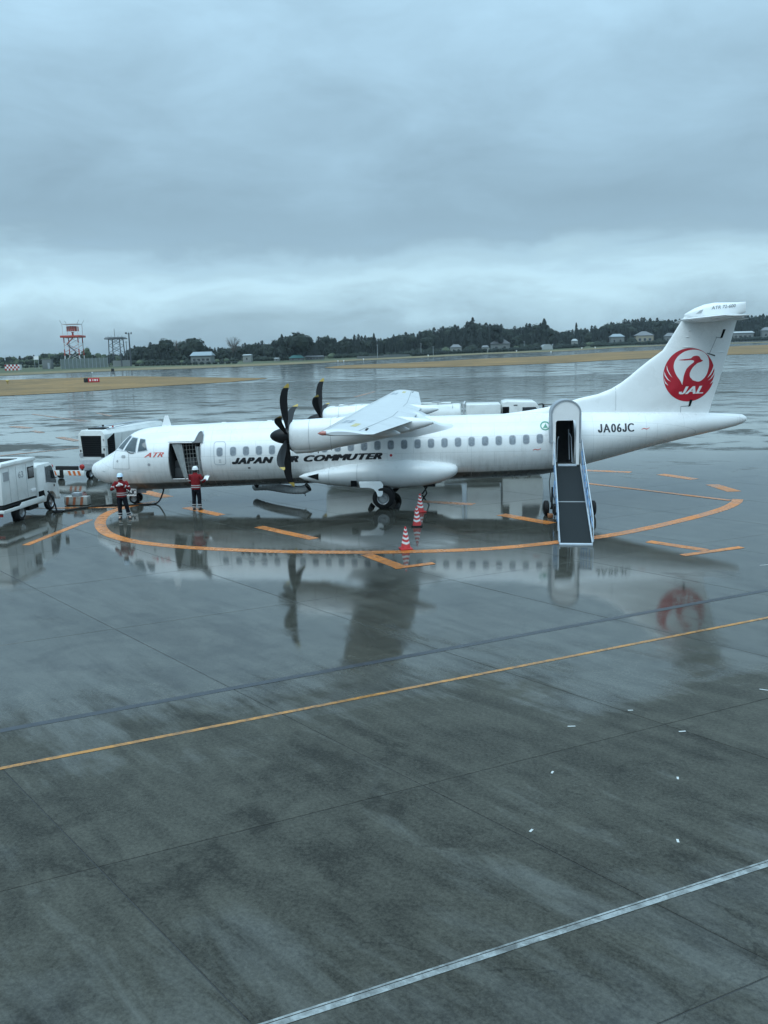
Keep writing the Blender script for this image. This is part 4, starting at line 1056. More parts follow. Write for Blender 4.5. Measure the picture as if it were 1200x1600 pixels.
for s in (-1, 1):
    rbld(slab(0, .99, s*.475, s*.515, -.10, .07), 'side_curb', rail_white, bevel=.006)
    rbld(slab(.10, .62, s*.518, s*.528, -.02, .20), 'side_panel', rail_blue)
    h = lambda t: 1.02-.30*t
    mb = MB(); mb.tube([rp(-.01, s*.53, .02), rp(-.012, s*.53, .95), rp(.02, s*.53, 1.04)]+[rp(.02+.9*k/8, s*.53, h(.02+.9*k/8)) for k in range(1, 9)]+[rp(.955, s*.53, .62), rp(.975, s*.53, .3), rp(.975, s*.53, .02)], .019, 8)
    rbld(mb, 'handrail', rail_white)
    mb = MB(); mb.tube([rp(.0, s*.53, .55), rp(.5, s*.53, .46), rp(.95, s*.53, .36)], .016, 8); rbld(mb, 'mid_rail', rail_blue)
    for k in range(1, 9):
        t = k*.105; mb = MB(); mb.tube([rp(t, s*.53, -.05), rp(t, s*.53, h(t)-.01)], .016, 6); rbld(mb, 'rail_post', rail_blue if k % 2 else rail_white)
    mb = MB()
    mb.bar(rp(.02, s*.45, -.1), rp(.95, s*.45, -.06), .05, .10); rbld(mb, 'side_beam', chassis)
    # undercarriage
    c = rp(.31, s*.84, 0); mb = MB(); mb.lathe([(.10, -.09), (.21, -.095), (.275, -.06), (.28, 0), (.275, .06), (.21, .095), (.10, .09)], (c.x, c.y, .28), (1, 0, 0), 20)
    wl = rbld(mb, 'wheel', black_matte); mb = MB(); mb.lathe([(.001, .05), (.10, .06), (.11, -.06), (.001, -.05)], (c.x, c.y, .25), (1, 0, 0), 14); rbld(mb, 'rim', grey_metal, wl)
    mb = MB(); mb.tube([(c.x-s*.2, c.y, .25), (c.x-s*.22, c.y, 1.05)], .035, 8); rbld(mb, 'support_leg', chassis)
    c2 = rp(.12, s*.50, 0); mb = MB(); mb.tube([(c2.x, c2.y, .10), (c2.x, c2.y, 1.3)], .03, 8); mb.lathe([(.10, 0), (.10, .03), (.03, .05)], (c2.x, c2.y, .0), (0, 0, 1), 12); rbld(mb, 'jack_leg', rail_white)
    mb = MB(); mb.bar((c2.x, c2.y, .35), (c.x-s*.2, c.y, .9), .03); mb.bar((c.x-s*.2, c.y, .3), (c2.x, c2.y, 1.2), .03); rbld(mb, 'brace', rail_blue)
c = rp(.30, 0, 0); mb = MB(); mb.bar(rp(.30, -.7, 0)-Vector((0, 0, rp(.3, 0).z-.25)), rp(.30, .7, 0)-Vector((0, 0, rp(.3, 0).z-.25)), .06); rbld(mb, 'axle', chassis)
mb = MB(); mb.box(rp(.36, -.35, -.72), (.5, .55, .35)); rbld(mb, 'hydraulic_unit', chassis, bevel=.02)
mb = MB(); mb.box(rp(.37, -.70, -.92), (.18, .3, .12)); rbld(mb, 'marker_block', dirty_orange_, bevel=.01)
mb = MB(); mb.tube([rp(.0, -.62, -.15), rp(.06, -.7, -.5), rp(.18, -.66, -.95)], .018, 6); rbld(mb, 'hydraulic_line', chassis)
# weather hood: arched shell and white end board with the doorway in it
XC, HWD, SPR = 19.83, .575, 3.59
def archp(r0, n=20): return [(XC+r0*math.cos(PI*k/n), SPR+.56/.60*r0*math.sin(PI*k/n)) for k in range(n+1)]
out_, in_ = archp(HWD), archp(HWD-.06)
mb = MB()
for ya, yb in ((-1.18, -2.02),):
    o2 = [(XC+HWD, 2.45)]+out_+[(XC-HWD, 2.45)]; i2 = [(XC+HWD-.06, 2.45)]+in_+[(XC-HWD+.06, 2.45)]; n_ = len(o2)
    vs = [(x, ya, z) for x, z in o2]+[(x, yb, z) for x, z in o2]+[(x, ya, z) for x, z in i2]+[(x, yb, z) for x, z in i2]
    fs = []
    for k in range(n_-1): fs += [(k, k+1, n_+k+1, n_+k), (2*n_+k, 3*n_+k, 3*n_+k+1, 2*n_+k+1), (n_+k, n_+k+1, 3*n_+k+1, 3*n_+k), (k, 2*n_+k, 2*n_+k+1, k+1)]
    mb.add(vs, fs)
rbld(mb, 'weather_hood', hood_grey, smooth=40)
poly = [(XC-.52, 1.62), (XC-.39, 1.62), (XC-.39, 3.26), (XC-.33, 3.33), (XC+.33, 3.33), (XC+.39, 3.26), (XC+.39, 1.62), (XC+.52, 1.62)]+[(x, z) for x, z in in_]
poly = [(XC-.39, 1.62), (XC-.39, 3.26), (XC-.33, 3.33), (XC+.33, 3.33), (XC+.39, 3.26), (XC+.39, 1.62), (XC+.50, 1.62), (XC+.50, SPR)]+in_[1:-1]+[(XC-.50, SPR), (XC-.50, 1.62)]
tv, tf = tri(poly); mb = MB(); n_ = len(tv)
mb.add([(x, -1.99, z) for x, z in tv], tf); mb.add([(x, -1.96, z) for x, z in tv], tf)
rbld(mb, 'end_board', decal_white)

# ================================================================== VEHICLES
def road_wheel(parent, c, r, w, side):
    mb = MB(); h = w/2
    mb.lathe([(r*.58, -h), (r*.85, -h), (r*.97, -h*.7), (r, -h*.3), (r, h*.3), (r*.97, h*.7), (r*.85, h), (r*.58, h)], c, (0, 1, 0), 26)
    o = mb.build('wheel', black_matte, parent, smooth=40)
    mb = MB(); mb.lathe([(.001, h*.75), (r*.2, h*.75), (r*.25, h*.4), (r*.5, h*.55), (r*.585, h*.95), (r*.59, -h*.9), (.001, -h*.9)], c, (0, side, 0), 20); mb.build('rim', grey_metal, o)
    return o
def xz_prism(poly, y0, y1): return MB().prism(poly, lambda q: (q[0], y0, q[1]), lambda q: (q[0], y1, q[1]))
def arch(cx, cz, r, a0, a1, n=10): return [(cx+r*math.cos(rad(a0+(a1-a0)*k/n)), cz+r*math.sin(rad(a0+(a1-a0)*k/n))) for k in range(n+1)]

# ---- ground power truck at the left edge
g = empty('ground_power_truck', (-2.02, -1.5, 0), rad(88), 'small white ground power truck with box body at the left edge', 'truck')
cabp = [(-1.02, .62), (-1.02, 1.90), (-.90, 1.985), (.05, 1.985), (.24, 1.90), (.40, 1.66), (.64, 1.10), (.72, .92), (.74, .42), (.50, .40)]+arch(0, .36, .42, 8, 172)[0:]+[(-1.02, .42)]
xz_prism(cabp, -.84, .84).build('cab', truck_white, g, bevel=.035, smooth=30)
for s in (-1, 1):
    xz_prism([(-.32, 1.22), (-.32, 1.84), (.10, 1.86), (.22, 1.80), (.50, 1.12), (.44, 1.08)], s*.842, s*.852).build('side_window', glass_dark, g, smooth=None)
    xz_prism([(-.36, 1.18), (-.36, 1.88), (-.345, 1.88), (-.345, 1.18)], s*.842, s*.856).build('door_seam', seam, g, smooth=None)
    xz_prism([(-.46, .48), (.46, .48), (.46, .52), (-.46, .52)], s*.842, s*.856)
    mb = MB(); mb.tube([(.42, s*.86, 1.30), (.60, s*1.02, 1.34)], .014, 6); mb.box((.60, s*1.06, 1.42), (.06, .14, .34)); mb.build('wing_mirror', chassis, g)
    mb = MB(); mb.box((.28, s*.858, 1.0), (.07, .015, .09)); mb.build('side_repeater', chassis, g)
    mb = MB(); mb.box((.73, s*.60, .68), (.05, .30, .18)); mb.build('headlight', cabin_glass, g, bevel=.02)
    road_wheel(g, (0, s*.72, .335), .335, .20, s); road_wheel(g, (-2.4, s*.70, .335), .335, .30, s)
    xz_prism([(-.50, .66), (-.58, .92), (-1.0, .92), (-1.0, .66)], s*.80, s*.845).build('cab_step_recess', dark_gap, g, smooth=None)
mb = MB(); mb.add([(.262, -.72, 1.87), (.262, .72, 1.87), (.632, .74, 1.14), (.632, -.74, 1.14)], [(0, 1, 2, 3)]); mb.v = [(v[0]+.03, v[1], v[2]+.012) for v in mb.v]; mb.build('windscreen', glass_dark, g)
mb = MB(); mb.box((.76, 0, .46), (.12, 1.66, .20)); mb.build('front_bumper', truck_white, g, bevel=.03)
xz_prism([(-1.20, .80), (-1.20, 2.28), (-3.62, 2.28), (-3.70, .80)], -.86, .86).build('power_unit_body', truck_white, g, bevel=.03)
xz_prism([(-1.12, 2.22), (-1.16, 2.36), (-3.65, 2.36), (-3.72, 2.22)], -.92, .92).build('body_roof', truck_white, g, bevel=.02)
mb = MB(); mb.box((-2.5, 0, 2.366), (1.3, 1.1, .02)); mb.build('roof_vent', chassis, g)
mb = MB(); mb.box((-1.52, -.865, 1.78), (.46, .02, .46)); wn_ = mb.build('body_window', chassis, g); mb = MB(); mb.box((-1.52, -.878, 1.78), (.38, .012, .38)); mb.build('pane', glass_dark, wn_)
for x in (-1.85, -2.60, -3.10):
    mb = MB(); mb.box((x, -.863, 1.50), (.014, .008, 1.30)); mb.build('panel_seam', decal_grey, g)
for x, w in ((-3.32, .36),):
    mb = MB(); mb.box((x, -.865, 1.85), (w, .02, .34)); mb.build('louvre_panel', decal_grey, g)
tv, tf = text_poly('63', .26, .38, 0, .02)
mb = MB(); mb.add([(-2.45+a, -.8655, 1.66+b) for a, b in tv], tf); mb.build('fleet_number', decal_grey, g, smooth=None)
mb = MB(); mb.box((-1.42, -.875, 1.05), (.34, .03, .12)); mb.build('socket_cover', decal_white, g, bevel=.02)
xz_prism([(-1.1, .76), (-1.1, .66), (-3.7, .66), (-3.7, .76)], -.80, .80).build('flat_bed', chassis, g)
for s in (-1, 1):
    xz_prism([(-.70, .72), (-.70, .50), (-3.75, .50), (-3.75, .62), (-2.55, .62), (-2.40, .72)], s*.86, s*.92).build('side_skirt', truck_white, g, bevel=.012)
mb = MB(); mb.box((-3.72, 0, .56), (.10, 1.86, .12)); mb.build('rear_bumper', truck_white, g, bevel=.015)
for s in (-1, 1):
    mb = MB(); mb.box((-3.66, s*.60, .42), (.06, .40, .11)); mb.build('tail_light', red_lamp, g, bevel=.01)
mb = MB(); mb.box((-1.4, 0, .48), (4.0, .7, .22)); mb.box((-1.25, -.55, .42), (.7, .35, .32)); mb.build('chassis_frame', chassis, g)
mb = MB(); mb.lathe([(.05, 0), (.05, .08), (.03, .11), (.001, .12)], (-.8, -.5, 1.98), (0, 0, 1), 12); mb.build('work_lamp', grey_metal, g)
# cable from the truck to the nose of the aircraft
def wavy(pts, k=6):
    P = [Vector(p) for p in pts]; out = []; n = len(P)
    for i in range(n-1):
        a, b, c, d = P[max(i-1, 0)], P[i], P[i+1], P[min(i+2, n-1)]
        for s in range(k):
            t = s/k; out.append(.5*((2*b)+(c-a)*t+(2*a-5*b+4*c-d)*t*t+(3*b-a-3*c+d)*t*t*t))
    return out+[P[-1]]
co = empty('ground_power_cable', (-.6, -2.2, 0), 0, 'black ground power cable running from the small truck across wet concrete to the nose', 'cable')
def cb(mb, name, m, **kw): mb.v = [tuple(Vector(v)-Vector((-.6, -2.2, 0))) for v in mb.v]; return mb.build(name, m, co, **kw)
mb = MB(); mb.tube(wavy([(-.82, -2.55, .95), (-.70, -2.5, .72), (-.66, -2.35, .35), (-.62, -2.2, .05), (-.2, -1.7, .03), (.1, -1.35, .035), (.35, -1.0, .03), (.8, -.75, .03), (1.2, -.55, .03), (1.7, -.75, .03), (2.4, -.6, .03), (2.9, -.4, .05), (3.1, -.25, .4), (3.15, -.15, .66)]), .032, 7); cb(mb, 'cable_sheath', black_matte)
mb = MB(); mb.tube(wavy([(-.62, -2.3, .04), (-.25, -1.62, .035), (.0, -1.2, .03), (.5, -1.05, .03), (.95, -.62, .03), (1.3, -.7, .03)]), .028, 7); cb(mb, 'spare_cable', black_matte)
mb = MB(); mb.box((-.62, -2.25, .05), (.34, .22, .10)); cb(mb, 'plug', chassis, bevel=.02)
dirty_white = mat('dirty_white', (.36, .36, .34), .6, var=.2, scale=5, dirt=((.12, .11, .10), .8), dscale=4)
dirty_orange = mat('dirty_orange', (.34, .11, .05), .6, var=.3, scale=5, dirt=((.12, .10, .09), .8), dscale=4)
# striped marker box on the ground ahead of the nose
k_ = empty('striped_marker_box', (-.62, -.35, 0), rad(-4), 'low orange and white striped box on the ground near the aircraft nose', 'marker box')
mb = MB(); mb.box((0, 0, .20), (1.05, .35, .36)); mb.build('box_body', dirty_white, k_, bevel=.02)
for x in (-.40, -.08, .26):
    MB().prism([(x-.06, .03), (x+.06, .03), (x+.12, .37), (x, .37)], lambda q: (q[0], -.185, q[1]), lambda q: (q[0], -.179, q[1])).build('hazard_stripe', dirty_orange, k_, smooth=None)
mb = MB(); mb.box((.0, 0, .46), (.34, .28, .16)); mb.build('grey_case', hood_grey, k_, bevel=.02)
for x in (-.42, .42):
    mb = MB(); mb.lathe([(.03, -.03), (.09, -.03), (.09, .03), (.03, .03)], (x, -.12, .09), (0, 1, 0), 12); mb.build('wheel', black_matte, k_)

# ---- ground support truck with black grilles, behind the nose
h_ = empty('air_conditioning_truck', (-4.15, 9.75, 0), rad(80), 'tall white ground support truck with black grille panels behind the nose of the airliner', 'truck')
hw = .82
MB().prism([(-hw, .80), (hw, .80), (hw, 2.18), (hw-.20, 2.42), (-hw+.20, 2.42), (-hw, 2.18)], lambda q: (0, q[0], q[1]), lambda q: (6.6, q[0], q[1])).build('unit_body', truck_white, h_, bevel=.03)
MB().prism([(-.60, .98), (.52, .98), (.60, 2.12), (-.66, 2.12)], lambda q: (-.014, q[0]+.06, q[1]), lambda q: (.004, q[0]+.06, q[1])).build('front_grille', dark_gap, h_, smooth=None)
for k in range(9):
    mb = MB(); mb.box((-.02, .05, 1.05+.12*k), (.012, 1.12, .02)); mb.build('grille_slat', chassis, h_)
xz_prism([(.22, 1.02), (.95, 1.10), (.95, 2.20), (.22, 1.90)], -hw-.010, -hw+.006).build('side_grille', dark_gap, h_, smooth=None)
for k in range(7):
    mb = MB(); mb.box((.585, -hw-.014, 1.15+.11*k), (.68, .010, .018)); mb.build('grille_slat', chassis, h_)
MB().prism([(-hw-.01, 1.52), (hw+.01, 1.52), (hw+.01, 1.535), (-hw-.01, 1.535)], lambda q: (-.006, q[0], q[1]), lambda q: (.3, q[0], q[1])).build('panel_seam', seam, h_, smooth=None)
xz_prism([(1.45, .85), (1.47, .85), (1.75, 2.16), (1.73, 2.16)], -hw-.006, -hw+.004).build('panel_seam', seam, h_, smooth=None)
xz_prism([(3.9, .85), (3.92, .85), (3.92, 2.16), (3.90, 2.16)], -hw-.006, -hw+.004).build('panel_seam', seam, h_, smooth=None)
mb = MB(); mb.tube([(.55, -.62, 2.44), (3.4, -.62, 2.56), (6.2, -.62, 2.56)], .028, 6); mb.build('roof_rail', rail_white, h_)
mb = MB(); mb.tube([(.55, .55, 2.44), (3.4, .55, 2.5), (6.2, .55, 2.5)], .028, 6); mb.build('roof_rail', rail_white, h_)
mb = MB(); mb.box((.75, .0, 2.46), (.7, .9, .08)); mb.build('roof_vent', chassis, h_, bevel=.02)
mb = MB(); mb.lathe([(.05, 0), (.05, .12), (.001, .15)], (1.3, -.55, 2.42), (0, 0, 1), 10); mb.build('roof_beacon', red_lamp, h_)
mb = MB(); mb.tube([(.42, -.5, 2.42), (.42, -.5, 2.62)], .02, 6); mb.box((.42, -.5, 2.64), (.08, .08, .08)); mb.build('work_lamp', chassis, h_)
for y, z in ((-.73, 1.38), (.72, 1.30), (-.73, 1.9)):
    mb = MB(); mb.box((-.012, y, z), (.02, .07, .11)); mb.build('door_latch', chassis if z < 1.5 else decal_grey, h_)
mb = MB(); mb.lathe([(.001, 0), (.13, 0), (.13, .012)], (-.008, .70, 1.05), (-1, 0, 0), 18); mb.build('round_emblem', decal_grey, h_)
mb = MB(); mb.box((-.02, -.62, 1.05), (.05, .22, .22)); mb.build('hose_socket', chassis, h_, bevel=.02)
mb = MB(); mb.box((3.2, 0, .68), (6.6, 1.5, .24)); mb.build('chassis_frame', hose_grey, h_)
for x in (.9, 4.9):
    for s in (-1, 1): road_wheel(h_, (x, s*.70, .36), .36, .24, s)
# low deck in front with striped bumper and red lamps
mb = MB(); mb.box((-1.15, .18, .50), (2.3, 1.95, .10)); mb.build('low_deck', grey_metal, h_, bevel=.01)
mb = MB(); mb.box((-2.34, .18, .40), (.10, 2.3, .26)); bp = mb.build('striped_bumper', truck_white, h_, bevel=.012)
for y in (-.72, -.44, -.16, .72, 1.0):
    MB().prism([(y-.07, .28), (y+.07, .28), (y+.15, .52), (y+.01, .52)], lambda q: (-2.398, q[0], q[1]), lambda q: (-2.391, q[0], q[1])).build('hazard_stripe', orange_hazard, bp, smooth=None)
for y in (-.80, 1.08):
    mb = MB(); mb.lathe([(.001, .06), (.10, .05), (.13, .0), (.13, -.08)], (-2.30, y, .72), (-1, 0, 0), 16); mb.build('red_lamp', red_lamp, h_)
    mb = MB(); mb.box((-2.26, y, .62), (.06, .08, .22)); mb.build('lamp_bracket', chassis, h_)
mb = MB(); mb.box((-2.18, .15, .64), (.16, 1.3, .20)); mb.build('winch_box', chassis, h_, bevel=.02)
for s in (-.7, 1.05):
    road_wheel(h_, (-1.5, s, .24), .24, .18, -1)

# ---- refuelling truck on the far side of the fuselage
f_ = empty('fuel_truck', (14.2, 12.5, 0), 0, 'long white tank truck with its cab to the right, half hidden behind the fuselage', 'truck')
sec = []
for x in (-5.9, -5.8, -5.6): 
    k = {-5.9: .80, -5.8: .94, -5.6: 1.0}[x]; sec.append([(x, 1.15*k*math.copysign(abs(math.cos(2*PI*j/32))**.6, math.cos(2*PI*j/32)), 2.28+1.02*k*math.copysign(abs(math.sin(2*PI*j/32))**.6, math.sin(2*PI*j/32))) for j in range(32)])
for x, k in ((1.55, 1.0), (1.62, .97), (1.66, .90)): sec.append([(x, 1.15*k*math.copysign(abs(math.cos(2*PI*j/32))**.6, math.cos(2*PI*j/32)), 2.28+1.02*k*math.copysign(abs(math.sin(2*PI*j/32))**.6, math.sin(2*PI*j/32))) for j in range(32)])
loft(sec).build('tank', truck_white, f_, smooth=40)
mb = MB(); mb.box((2.85, 0, 2.25), (1.85, 2.25, 2.05)); mb.build('pump_compartment', truck_white, f_, bevel=.06)
mb = MB(); mb.box((-2.0, 0, 3.335), (6.2, .7, .07)); mb.build('tank_walkway', truck_white2, f_, bevel=.01)
for x in (-4.6, -3.1, -1.4, .3):
    mb = MB(); mb.lathe([(.28, 0), (.28, .06), (.20, .09), (.001, .10)], (x, 0, 3.36), (0, 0, 1), 18); mb.build('manhole_cover', grey_metal, f_)
    mb = MB(); mb.tube([(x+.1, -.5, 3.28), (x+.1, -.5, 3.44), (x+.4, -.45, 3.44)], .035, 6); mb.build('vent_valve', decal_grey, f_)
mb = MB(); mb.tube([(-5.2, -.95, 3.10), (-5.2, -.95, 3.34), (1.2, -.95, 3.34), (1.2, -.95, 3.10)], .02, 6); mb.build('guard_rail', decal_grey, f_)
mb = MB(); mb.tube([(1.78, -.85, 2.2), (1.80, -.9, 3.30), (1.86, -.7, 3.42)], .05, 8); mb.box((1.79, -.6, 3.25), (.14, .30, .22)); mb.build('hose_boom', hose_grey, f_)
MB().prism([(3.86, .75), (6.02, .75), (6.06, 1.6), (5.98, 2.55), (5.80, 3.10), (5.62, 3.36), (4.15, 3.42), (3.86, 3.36)], lambda q: (q[0], -1.15, q[1]), lambda q: (q[0], 1.15, q[1])).build('cab', truck_white, f_, bevel=.07)
for s in (-1, 1):
    xz_prism([(4.92, 2.25), (4.92, 3.08), (5.62, 3.08), (5.80, 2.85), (5.90, 2.25)], s*1.153, s*1.165).build('side_window', glass_dark, f_, smooth=None)
    xz_prism([(3.86, 2.25), (3.86, 3.12), (4.22, 3.12), (4.22, 2.25)], s*1.153, s*1.165).build('side_vent', dark_gap, f_, smooth=None)
    xz_prism([(4.46, 3.18), (4.46, 3.22), (4.66, 3.22), (4.66, 3.18)], s*1.153, s*1.168).build('marker_lamp', chassis, f_, smooth=None)
    mb = MB(); mb.tube([(6.0, s*1.15, 3.1), (6.25, s*1.35, 3.12)], .02, 6); mb.box((6.27, s*1.38, 2.85), (.10, .22, .46)); mb.build('wing_mirror', chassis, f_, bevel=.02)
    for x in (-4.4, -3.2, 4.9): road_wheel(f_, (x, s*.98, .5), .5, .30, s)
mb = MB(); mb.add([(6.075, -1.0, 1.75), (6.075, 1.0, 1.75), (5.86, 1.0, 3.0), (5.86, -1.0, 3.0)], [(0, 1, 2, 3)]); mb.build('windscreen', glass_dark, f_)
mb = MB(); mb.box((0, 0, .95), (11.8, 1.0, .30)); mb.build('chassis_frame', chassis, f_)
mb = MB(); mb.box((-1.0, -1.0, .85), (3.4, .3, .55)); mb.build('side_locker', truck_white2, f_, bevel=.02)

# ---- ribbed air hose under the belly
hs = empty('air_hose', (8.9, .5, 0), 0, 'grey ribbed air hose hanging below the belly behind the propeller', 'hose')
P = wavy([(6.6, 1.9, .36), (7.4, 1.2, .46), (8.1, .5, .47), (8.7, .0, .48), (9.2, -.25, .52), (9.42, -.3, .64)], 9); rr = [.160+(.026 if k % 2 else -.016) for k in range(len(P))]
mb = MB(); mb.tube(P, rr, 16); mb.v = [tuple(Vector(v)-Vector((8.9, .5, 0))) for v in mb.v]; mb.build('ribbed_tube', hose_grey, hs, smooth=20)
mb = MB(); mb.tube([P[-3], P[-1]], .19, 16); mb.v = [tuple(Vector(v)-Vector((8.9, .5, 0))) for v in mb.v]; mb.build('end_collar', chassis, hs)
mb = MB(); mb.tube([(9.2, -.3, .5), (9.3, -.4, .27)], .02, 6); mb.v = [tuple(Vector(v)-Vector((8.9, .5, 0))) for v in mb.v]; mb.build('strap', chassis, hs)
# belly prop / wheel chocks by the main wheels
for i_, (x, lab) in enumerate(((12.22, 'small black wheel chock in front of the near main wheels'), (13.24, 'small black wheel chock behind the near main wheels'))):
    mb = MB().prism([(-.12, 0), (.12, 0), (.05 if i_ else -.05, .16)], lambda q: (q[0], -.38, q[1]), lambda q: (q[0], .38, q[1]))
    o = mb.build('wheel_chock', chassis, None, bevel=.015); o.location = (x, -1.95, 0.002); tag(o, lab, 'chock', 'wheel chocks')

# ---- traffic cones
def cone(loc, label, rz):
    r_ = empty('traffic_cone', (*loc, 0), rz, label, 'traffic cone', 'red and white cones beside the aircraft'); r_.scale = (.90, .90, .92)
    mb = MB(); mb.box((0, 0, .025), (.42, .42, .05)); mb.build('base', cone_red if loc[1] > -4 or loc[1] < -9 else black_matte, r_, bevel=.015)
    mb = MB(); mb.lathe([(.175, .045), (.165, .07), (.035, .76), (.028, .775), (.001, .775)], (0, 0, 0), (0, 0, 1), 24); mb.build('cone_body', cone_red, r_, smooth=50)
    def rad_at(z): return .165-(.13)*(z-.07)/.69
    for zc, hh in ((.22, .075), (.37, .07), (.52, .065), (.655, .05)):
        mb = MB(); n_ = 32; vs = []
        for j in range(n_):
            a = 2*PI*j/n_; dz = .05*abs(((a/PI*2) % 2)-1)
            for e in (0, 1): z = zc+dz+hh*(e-.5); q = rad_at(z)+.003; vs.append((q*math.cos(a), q*math.sin(a), z))
        mb.add(vs, [(2*j, 2*((j+1) % n_), 2*((j+1) % n_)+1, 2*j+1) for j in range(n_)]); mb.build('white_stripe', cone_white, r_)
cone((14.03, -9.55), 'red and white cone nearest the camera, standing on the orange arc', .3)
cone((14.21, -5.85), 'red and white cone on a black base, middle of the three in line', .0)
cone((14.20, -3.00), 'red and white cone closest to the main wheels, farthest of the three in line', .5)

# ================================================================== PEOPLE
def skin(name, verts, edges, radii, m, parent, sub=2):
    me = bpy.data.meshes.new(name); me.from_pydata([tuple(v) for v in verts], edges, [])
    o = bpy.data.objects.new(name, me); COL.objects.link(o)
    o.modifiers.new('s', 'SKIN')
    for i, r in enumerate(radii): me.skin_vertices[0].data[i].radius = (r, r) if isinstance(r, (int, float)) else r
    me.skin_vertices[0].data[0].use_root = True
    sb = o.modifiers.new('d', 'SUBSURF'); sb.levels = sub; sb.render_levels = sub
    bpy.context.view_layer.update(); d = bpy.context.evaluated_depsgraph_get()
    out = bpy.data.meshes.new_from_object(o.evaluated_get(d)); bpy.data.objects.remove(o)
    out.name = name; out.polygons.foreach_set('use_smooth', [True]*len(out.polygons))
    return link(name, out, m, parent)
def ell_loft(rows, n=20):
    """rows: (z, half width, half depth, y offset, x offset)"""
    return loft([[(r[4]+r[1]*math.cos(2*PI*j/n), r[3]+r[2]*math.sin(2*PI*j/n), r[0]) for j in range(n)] for r in rows])
def glove(parent, wrist, d, palm_n, side):
    d = Vector(d).normalized(); pn = Vector(palm_n).normalized(); w = d.cross(pn).normalized(); wr = Vector(wrist); pn = w.cross(d)
    mb = MB(); secs = []
    for t, a, b in ((-.03, .030, .030), (0, .032, .024), (.04, .042, .018), (.085, .042, .016), (.10, .036, .012)):
        c = wr+d*t; secs.append([c+w*(a*math.cos(2*PI*j/12))+pn*(b*math.sin(2*PI*j/12)) for j in range(12)])
    mb = loft(secs)
    for k, (off, L) in enumerate(((-.031, .062), (-.011, .074), (.010, .070), (.029, .054))):
        b = wr+d*.088+w*off; mb.tube([b, b+d*L*.45+pn*.008, b+d*L*.72+pn*.028, b+d*L*.80+pn*.045], [.0095, .009, .008, .006], 6)
    b = wr+d*.03+w*(.038*side); mb.tube([b, b+w*side*.022+d*.03+pn*.012, b+w*side*.022+d*.058+pn*.03], [.011, .010, .007], 6)
    return mb.build('glove', glove_white, parent, smooth=60)
